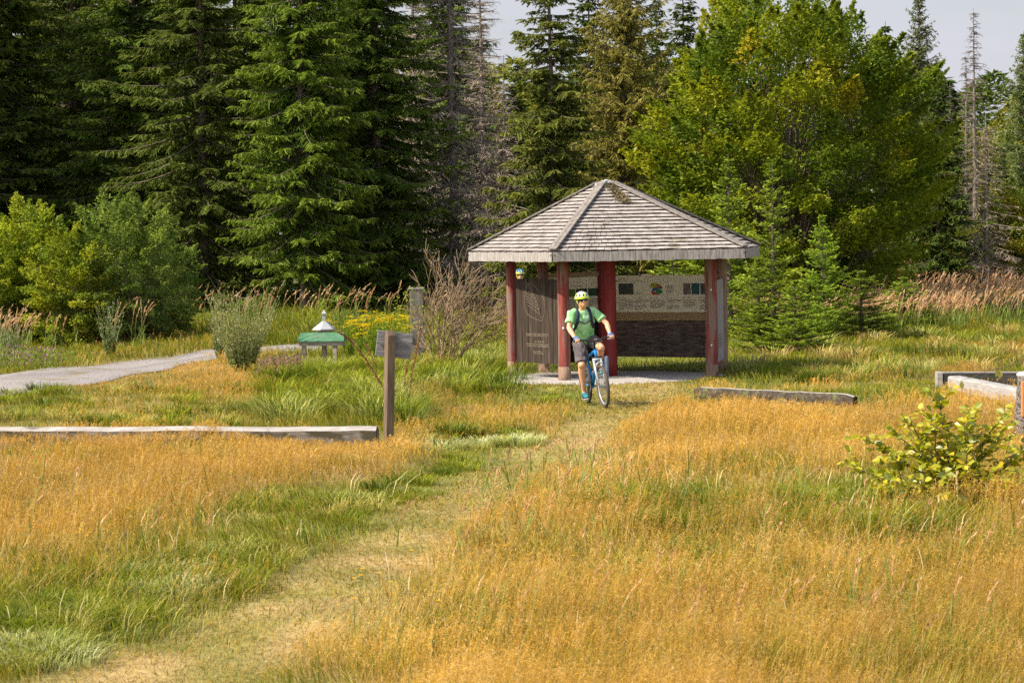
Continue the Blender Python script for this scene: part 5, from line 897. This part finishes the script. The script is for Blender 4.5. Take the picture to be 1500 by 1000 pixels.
# ================================================================== bicycle and cyclist (local frame: +Y ahead, +X the rider's right)
def build_bike(loc, rz, lean):
    root = empty('bicycle', loc, 'blue mountain bike with silver front fork ridden towards the viewer', 'bicycle', rz=rz); root.rotation_mode = 'XYZ'
    root.rotation_euler = Matrix.Rotation(rz, 3, 'Z').to_4x4().__matmul__(Matrix.Rotation(lean, 4, 'Y')).to_euler()
    blue = flat('blue_frame', (.01, .20, .55), .3); silver = flat('silver_fork', (.40, .42, .44), .35, .3); blk = flat('black_rubber', (.022, .02, .02), .8); tyr = surf('tyre', [(.05, .04, .035), (.10, .085, .07)], nscale=40, rough=.9, bump=.5); steel = flat('steel', (.35, .35, .36), .35, .8)
    Rw = .335
    def wheel(y):
        w = M(); w.torus((0, y, Rw), Rw-.026, .026, 48, 8); t = w.build('wheel', tyr, root, smooth=True)
        r = M(); r.torus((0, y, Rw), Rw-.062, .013, 40, 6); r.build('rim', silver, t, smooth=True)
        s = M()
        for i in range(28): a = 2*PI*i/28; s.beam((.022*(1 if i % 2 else -1), y+.02*math.cos(a+.5), Rw+.02*math.sin(a+.5)), (0, y+(Rw-.06)*math.cos(a), Rw+(Rw-.06)*math.sin(a)), .0025, .0025, (1, 0, 0))
        s.build('spokes', steel, t); h = M(); h.tube([(-.05, y, Rw), (.05, y, Rw)], .022, n=10); h.build('hub', steel, t); d = M(); d.tube([(-.042, y, Rw), (-.039, y, Rw)], .08, n=20); d.build('brake_disc', steel, t)
    wheel(0); wheel(1.07)
    BB = Vector((0, .44, .30)); ST = Vector((0, .27, .78)); HT = Vector((0, .80, .90)); HB = Vector((0, .845, .76)); RA = Vector((0, 0, Rw))
    f = M(); f.tube([BB, ST], .018, 12); f.tube([ST-Vector((0, 0, .03)), HT-Vector((0, 0, .02))], .021, 12); f.tube([BB, HB+Vector((0, 0, .03))], .026, 12); f.tube([HB, HT], .027, 12)
    for s in (-1, 1): f.tube([BB+Vector((s*.03, -.03, 0)), RA+Vector((s*.065, .05, 0)), RA+Vector((s*.065, 0, 0))], .011, 8); f.tube([ST-Vector((-s*.015, 0, .05)), RA+Vector((s*.06, .02, .02))], .009, 8)
    f.ball(BB, .034); f.build('frame', blue, root, smooth=True)
    k = M(); CR = Vector((0, .862, .735)); FA = Vector((0, 1.07, Rw))
    d_ = (FA-CR)
    for s in (-1, 1): k.tube([CR+Vector((s*.058, .01, .02)), CR+d_*.45+Vector((s*.058, 0, 0)), FA+Vector((s*.058, 0, 0))], [.021, .022, .016], 10)
    k.tube([CR+Vector((-.075, .01, .01)), CR+Vector((.075, .01, .01))], .024, 10); arc = [CR+d_*.33+Vector((.055*math.cos(a), .05, .075*math.sin(a)+.03)) for a in np.linspace(0, PI, 7)]; k.tube(arc, .010, 6); k.tube([FA-Vector((.075, 0, 0)), FA+Vector((.075, 0, 0))], .009, 8); k.build('fork', silver, root, smooth=True)
    k = M(); k.tube([CR+Vector((-.08, .0, .035)), CR+Vector((.08, .0, .035))], .021, 10); k.build('fork_crown', blk, root, smooth=True)
    h = M(); stem = Vector((0, .84, 1.035)); h.tube([HT, HT+Vector((0, -.025, .08)), stem], .018, 10); pts = [Vector((x, .84-.03*abs(x)/.33, 1.035+.03*min(1, max(0, (abs(x)-.05)/.12)))) for x in np.linspace(-.33, .33, 15)]; h.tube(pts, .0145, 10); hb = h.build('handlebar', blk, root, smooth=True)
    for s in (-1, 1):
        g = M(); g.tube([(s*.22, .82, 1.063), (s*.335, .81, 1.065)], .0185, 10); g.build('grip', blk, hb, smooth=True); l = M(); l.tube([(s*.20, .83, 1.05), (s*.21, .87, 1.045), (s*.29, .885, 1.03)], .0055, 6); l.build('brake_lever', steel, hb, smooth=True)
        c = M(); c.tube([(s*.2, .84, 1.06), (s*.13, .93, 1.09), (s*.03, .95, 1.0), (s*.02, .88, .88)], .0035, 6); c.build('cable', blk, hb, smooth=True)
    s = M(); s.tube([ST, Vector((0, .235, .93))], .0145, 10); s.build('seat_post', steel, root, smooth=True)
    s = M(); s.tube([(0, .08, .945), (0, .16, .955), (0, .26, .955), (0, .37, .94)], [.06, .075, .04, .02], 12, ry=[.018, .028, .026, .018], xax=(1, 0, 0)); s.build('saddle', blk, root, smooth=True)
    c = M(); c.tube([(.075, .44, .30), (.045, .44, .30), (-.045, .44, .30), (-.075, .44, .30)], .012, 8); c.beam((.08, .44, .30), (.085, .43, .13), .012, .026); c.beam((-.08, .44, .30), (-.085, .45, .47), .012, .026)
    cr = c.build('crank', blk, root, smooth=False)
    for s_, y, z in ((1, .43, .13), (-1, .45, .47)): p = M(); p.box((s_*.135, y, z), (.09, .09, .018)); p.build('pedal', blk, cr, bevel=.003)
    c = M(); c.tube([(.048, .44, .30), (.052, .44, .30)], .085, 24); c.build('chainring', steel, root); c = M(); c.torus((.05, .44, .30), .084, .004, 24, 4); c.tube([(.05, .44, .384), (.055, .0, Rw+.045)], .004, 4); c.tube([(.05, .44, .216), (.055, .02, .18), (.055, .0, Rw-.045)], .004, 4); c.build('chain', blk, root); c = M(); c.tube([(.04, 0, Rw), (.058, 0, Rw)], [.055, .035], 18); c.build('cassette', steel, root)
    b = M(); b.tube([(0, .50, .44), (0, .60, .54)], .034, 12); b.build('bottle', flat('bottle_black', (.05, .05, .05), .4), root, smooth=True)
    return root

def wrinkle(o, amp, seed):
    """cloth folds: pushes the garment surface in and out"""
    me = o.data; n = len(me.vertices); co = np.empty(n*3, np.float32); me.vertices.foreach_get('co', co); co = co.reshape(-1, 3); no = np.array([tuple(v.normal) for v in me.vertices])
    x, y, z = co[:, 0]+seed, co[:, 1], co[:, 2]; w = np.sin(z*52+np.sin(x*23)*1.9+np.sin(y*17)*1.3)*.5+np.sin(z*27-x*46+np.sin(y*31)*1.5)*.6+np.sin(x*71+z*33+y*24)*.3
    co = co+no*(amp*w)[:, None]; me.vertices.foreach_set('co', co.astype(np.float32).ravel()); me.update()
def build_person(loc, rz, lean, label, shirt_c, helm_c, shorts_c):
    root = empty('person', loc, label, 'person'); root.rotation_euler = (Matrix.Rotation(rz, 4, 'Z') @ Matrix.Rotation(lean, 4, 'Y')).to_euler()
    skin = surf('skin', [(.58, .30, .17), (.68, .38, .23)], nscale=9, bump=.05, rough=.5); V_ = Vector; SC = .97
    HS = V_((.045, 0, 0))                                    # the upper body shifts towards the rider's right
    hip = {1: V_((.095, .23, 1.02)), -1: V_((-.095, .23, 1.02))}; knee = {1: V_((.165, .51, .66)), -1: V_((-.145, .63, .90))}; ank = {1: V_((.135, .365, .235)), -1: V_((-.135, .375, .575))}
    sho = {1: V_((.225, .43, 1.485)), -1: V_((-.135, .43, 1.475))}; elb = {1: V_((.315, .535, 1.26)), -1: V_((-.285, .60, 1.265))}; wri = {1: V_((.282, .735, 1.105)), -1: V_((-.282, .745, 1.11))}
    b = M()
    tor = [((0, .20, .99), .145, .11), ((.01, .25, 1.10), .135, .10), ((.02, .31, 1.22), .15, .105), ((.035, .37, 1.34), .165, .11), ((.045, .41, 1.43), .165, .10), ((.045, .435, 1.50), .11, .07)]
    b.tube([t[0] for t in tor], [t[1] for t in tor], 18, ry=[t[2] for t in tor], xax=(1, 0, 0))
    b.tube([(.045, .425, 1.47), (.045, .455, 1.54), (.047, .475, 1.60)], [.062, .056, .058], 14)                                  # neck
    hc = V_((.048, .50, 1.665)); b.ball(hc+V_((0, -.01, .03)), (.076, .095, .095), 18, 12); b.ball(hc+V_((0, .03, -.035)), (.060, .062, .075), 16, 10); b.ball(hc+V_((0, .055, -.085)), (.034, .032, .026), 12, 8)       # skull, face, chin
    b.tube([hc+V_((0, .082, .02)), hc+V_((0, .108, -.018)), hc+V_((0, .098, -.028))], [.010, .015, .012], 8); b.ball(hc+V_((0, .088, -.058)), (.024, .012, .010), 10, 6); b.ball(hc+V_((0, .086, -.072)), (.020, .012, .008), 10, 6)
    for s in (-1, 1): b.ball(hc+V_((s*.076, -.005, -.005)), (.010, .018, .030), 8, 8); b.ball(hc+V_((s*.036, .062, -.02)), (.025, .02, .02), 8, 6)
    for s in (-1, 1):
        b.tube([sho[s]-V_((s*.03, 0, 0)), sho[s]+V_((0, .01, -.04)), sho[s].lerp(elb[s], .55), elb[s], elb[s].lerp(wri[s], .3), wri[s]], [.05, .052, .046, .040, .043, .027], 12); b.ball(elb[s], .041, 10, 8)
        b.tube([hip[s], hip[s].lerp(knee[s], .5), knee[s], knee[s].lerp(ank[s], .28)+V_((0, -.015, 0)), knee[s].lerp(ank[s], .7), ank[s], ank[s]-V_((0, -.01, .06))], [.088, .078, .058, .061, .042, .036, .038], 14); b.ball(knee[s]+V_((0, .008, 0)), .060, 12, 8)
        # hand: palm over the grip, fingers curled round it, thumb below
        w = wri[s]; gx = s*.278; pc = V_((gx, .80, 1.098)); b.tube([w, V_((gx, .775, 1.108)), V_((gx, .815, 1.104)), V_((gx, .838, 1.094))], [.026, .036, .041, .038], 12, ry=[.022, .019, .018, .014], xax=(1, 0, 0))
        for j, (dx, ln_) in enumerate([(-.031, .92), (-.0105, 1.05), (.0105, 1.0), (.031, .82)]):
            x = gx-s*dx*-1; b.tube([(x, .826, 1.096), (x, .826+.036*ln_, 1.084), (x, .828+.040*ln_, 1.058), (x, .826+.022*ln_, 1.036), (x, .812, 1.036)], [.0105, .0098, .0092, .0085, .007], 8)
        b.tube([(gx-s*.030, .785, 1.098), (gx-s*.048, .800, 1.072), (gx-s*.043, .822, 1.046), (gx-s*.030, .838, 1.040)], [.013, .0115, .0105, .008], 8)
    body = b.build('body', skin, root, remesh=.0075, sm_it=2)
    # shirt
    c = M(); tor2 = [((0, .205, 1.00), .172, .135), ((.008, .245, 1.09), .160, .125), ((.018, .305, 1.20), .168, .126), ((.033, .365, 1.32), .180, .130), ((.045, .405, 1.42), .182, .118), ((.045, .425, 1.475), .150, .092), ((.045, .44, 1.525), .075, .068)]
    c.tube([t[0] for t in tor2], [t[1] for t in tor2], 20, ry=[t[2] for t in tor2], xax=(1, 0, 0))
    for s in (-1, 1): c.tube([sho[s]-V_((s*.08, 0, -.005)), sho[s]+V_((0, .0, -.01)), sho[s].lerp(elb[s], .35), sho[s].lerp(elb[s], .68)], [.062, .073, .070, .076], 14)
    shirt = c.build('shirt', surf('shirt_cloth', shirt_c, nscale=7, bump=.6, rough=.9, scale=(1, 1, .6), bdist=.02), root, remesh=.009, sm_it=3); wrinkle(shirt, .0065, 1.)
    c = M(); n = 14; cx = V_((.045, .455, 1.53))
    # shorts
    c = M(); c.tube([(0, .15, .985), (0, .19, 1.02), (.0, .22, 1.07)], [.155, .172, .158], 18, ry=[.12, .14, .125], xax=(1, 0, 0))
    for s in (-1, 1): c.tube([hip[s]-V_((0, .03, 0)), hip[s].lerp(knee[s], .35), hip[s].lerp(knee[s], .7), hip[s].lerp(knee[s], .93 if s > 0 else .80)], [.105, .105, .092, .088], 16)
    wrinkle(c.build('shorts', surf('shorts_cloth', shorts_c, nscale=6, bump=.6, rough=.9, bdist=.02), root, remesh=.009, sm_it=3), .007, 4.)
    # shoes, socks
    for s in (-1, 1):
        a = ank[s]; z = a.z-.085; y = a.y; c = M(); c.tube([(a.x, y-.045, z+.012), (a.x, y, z+.02), (a.x, y+.08, z+.012), (a.x, y+.15, z), (a.x, y+.19, z-.006)], [.030, .037, .042, .043, .026], 12, ry=[.045, .055, .042, .030, .018], xax=(1, 0, 0)); c.tube([a+V_((0, -.005, -.07)), a+V_((0, 0, -.02))], [.046, .040], 12)
        sh = c.build('shoe', surf('shoe_cloth', [(.01, .07, .10), (.02, .16, .20), (.12, .32, .32)], nscale=14, bump=.2, rough=.6), root, remesh=.007, sm_it=2); c = M(); c.tube([(a.x, y-.085, z-.028), (a.x, y-.04, z-.035), (a.x, y+.14, z-.040), (a.x, y+.205, z-.028)], [.025, .040, .044, .022], 12, ry=[.010, .013, .013, .010], xax=(1, 0, 0)); c.build('sole', flat('sole', (.35, .33, .30)), sh, smooth=True)
    # gloves
    for s in (-1, 1):
        gx = s*.278; c = M(); c.tube([wri[s].lerp(elb[s], .05), V_((gx, .775, 1.108)), V_((gx, .815, 1.105)), V_((gx, .842, 1.094))], [.031, .041, .046, .042], 12, ry=[.028, .025, .024, .019], xax=(1, 0, 0))
        for dx in (-.031, -.0105, .0105, .031): c.tube([(gx+s*dx, .83, 1.097), (gx+s*dx, .855, 1.088)], .013, 8)
        c.build('glove', surf('glove_cloth', [(.02, .04, .10), (.05, .13, .30), (.5, .55, .6)], nscale=13, rough=.8), root, remesh=.006, sm_it=1)
    # helmet: vented shell
    c = M(); hcen = hc+V_((0, -.012, .040)); nu, nv = 44, 14; rx, ry_, rz_ = .112, .138, .104
    for i in range(nu):
        for j in range(nv):
            a0, a1 = 2*PI*i/nu, 2*PI*(i+1)/nu; e0, e1 = PI/2*(j/nv)*1.06-.1, PI/2*((j+1)/nv)*1.06-.1
            def q(a, e, g=1.): e = min(e, PI/2); fr = max(0, math.sin(a)); dz_ = -.012*max(0, -math.sin(a)); return hcen+V_((rx*g*math.cos(e)*math.cos(a), ry_*g*math.cos(e)*math.sin(a), rz_*g*math.sin(e)+dz_*(1-math.sin(e))))
            band = j < 2 or (j < 4 and (i//2) % 2 == 0); slot = (i//2) % 2 == 1 and 3 <= j <= 11 and j != 7; c.cur = 2 if slot else (1 if band or ((i//2) % 6 == 0 and j < 8) else 0); g = .955 if slot else 1.0
            c.add([q(a0, e0, g), q(a1, e0, g), q(a1, e1, g), q(a0, e1, g)], [(0, 1, 2, 3)])
            if j == 0: c.cur = 1; c.add([q(a0, e0), q(a1, e0), q(a1, e0, .84), q(a0, e0, .84)], [(0, 3, 2, 1)])
    he = c.build('helmet', [flat('helmet_shell', helm_c[0], .35), flat('helmet_rim', helm_c[1], .35), flat('helmet_vents', (.02, .05, .10), .7)], root)
    c = M(); c.ball(hcen+V_((0, 0, -.002)), (.090, .120, .104), 20, 12); c.build('lining', flat('lining', (.03, .05, .08)), he, smooth=True)
    c = M()
    for s in (-1, 1): c.tube([hcen+V_((s*.088, .03, -.01)), hc+V_((s*.080, .02, -.04)), hc+V_((s*.045, .045, -.105)), hc+V_((0, .06, -.118))], .0045, 6); c.tube([hcen+V_((s*.086, -.05, -.01)), hc+V_((s*.080, .015, -.045))], .0055, 6)
    c.build('chin_strap', flat('strap_yellow', (.50, .52, .03)), he, smooth=True)
    # sunglasses
    c = M()
    for s in (-1, 1): c.ball(hc+V_((s*.033, .083, .012)), (.031, .014, .019), 12, 8); c.tube([hc+V_((s*.060, .078, .018)), hc+V_((s*.079, .03, .018)), hc+V_((s*.08, -.01, .012))], .004, 6)
    c.tube([hc+V_((-.03, .096, .018)), hc+V_((.03, .096, .018))], .006, 6); c.build('sunglasses', flat('dark_lens', (.012, .010, .010), .15), root, smooth=True)
    # short hair at the temples and nape
    c = M(); c.ball(hc+V_((0, -.03, .005)), (.079, .082, .07), 16, 10); c.build('hair', flat('brown_hair', (.10, .06, .035), .8), root, smooth=True)
    # backpack with straps
    nav = flat('navy_strap', (.018, .028, .055), .8); c = M(); c.tube([(.02, .12, 1.10), (.03, .17, 1.22), (.045, .24, 1.36), (.045, .28, 1.47)], [.12, .14, .135, .09], 16, ry=[.05, .085, .085, .05], xax=(1, 0, 0)); bp = c.build('backpack', nav, root, smooth=True); c = M()
    for s in (-1, 1):
        x0 = .045; pts = [V_((x0+s*.085, .33, 1.49)), V_((x0+s*.095, .42, 1.545)), V_((x0+s*.098, .51, 1.50)), V_((x0+s*.105, .53, 1.42)), V_((x0+s*.115, .505, 1.33)), V_((x0+s*.15, .44, 1.24)), V_((x0+s*.165, .35, 1.19)), V_((x0+s*.14, .27, 1.16))]; c.tube(pts, .024, 8, ry=[.010]*len(pts))
    c.tube([(x0-.10, .525, 1.35), (x0-.02, .525, 1.305), (x0, .52, 1.30), (x0+.02, .525, 1.305), (x0+.10, .525, 1.36)], .010, 6); c.build('strap', nav, bp, smooth=True)
    return root
# ================================================================== assemble
build_ground()
build_pavilion()
build_small()
build_plants()
ra, fa = G(870, 592.5), G(886.5, 598.5); dv_ = (fa-ra); dv_.z = 0; dv_.normalize(); dist = 1.07
fx = fa; base = Vector((fx.x-dv_.x*dist, fx.y-dv_.y*dist, 0)); base.z = float(hz(base.x, base.y)); RZ = math.atan2(-dv_.x, dv_.y)
bike = build_bike(base, RZ, math.radians(5))
man = build_person(base, RZ, math.radians(5), 'cyclist in green t-shirt, sunglasses and yellow-white helmet riding the blue bike', [(.15, .42, .14), (.32, .64, .29), (.52, .80, .54)], [(.75, .78, .78), (.55, .72, .03)], [(.055, .048, .055), (.10, .085, .09), (.14, .12, .12)])  # shirt's dark and light mottles put fold shading into the colour
D2 = 54.0; x2 = XD(762, D2, 400)+.045; b2 = copy_tree(bike); b2['label'] = 'dark bike of the second cyclist hidden behind the leaf board'; 
m2 = build_person((x2, D2+.5, float(hz(x2, D2))), PI, 0, 'second cyclist in white shirt and blue-yellow helmet behind the leaf board', [(.65, .65, .66), (.75, .75, .77)], [(.04, .22, .50), (.60, .60, .08)], [(.03, .03, .04), (.05, .05, .06)])
b2.rotation_euler = (0, 0, PI); b2.location = m2.location
build_trees()
build_grass()
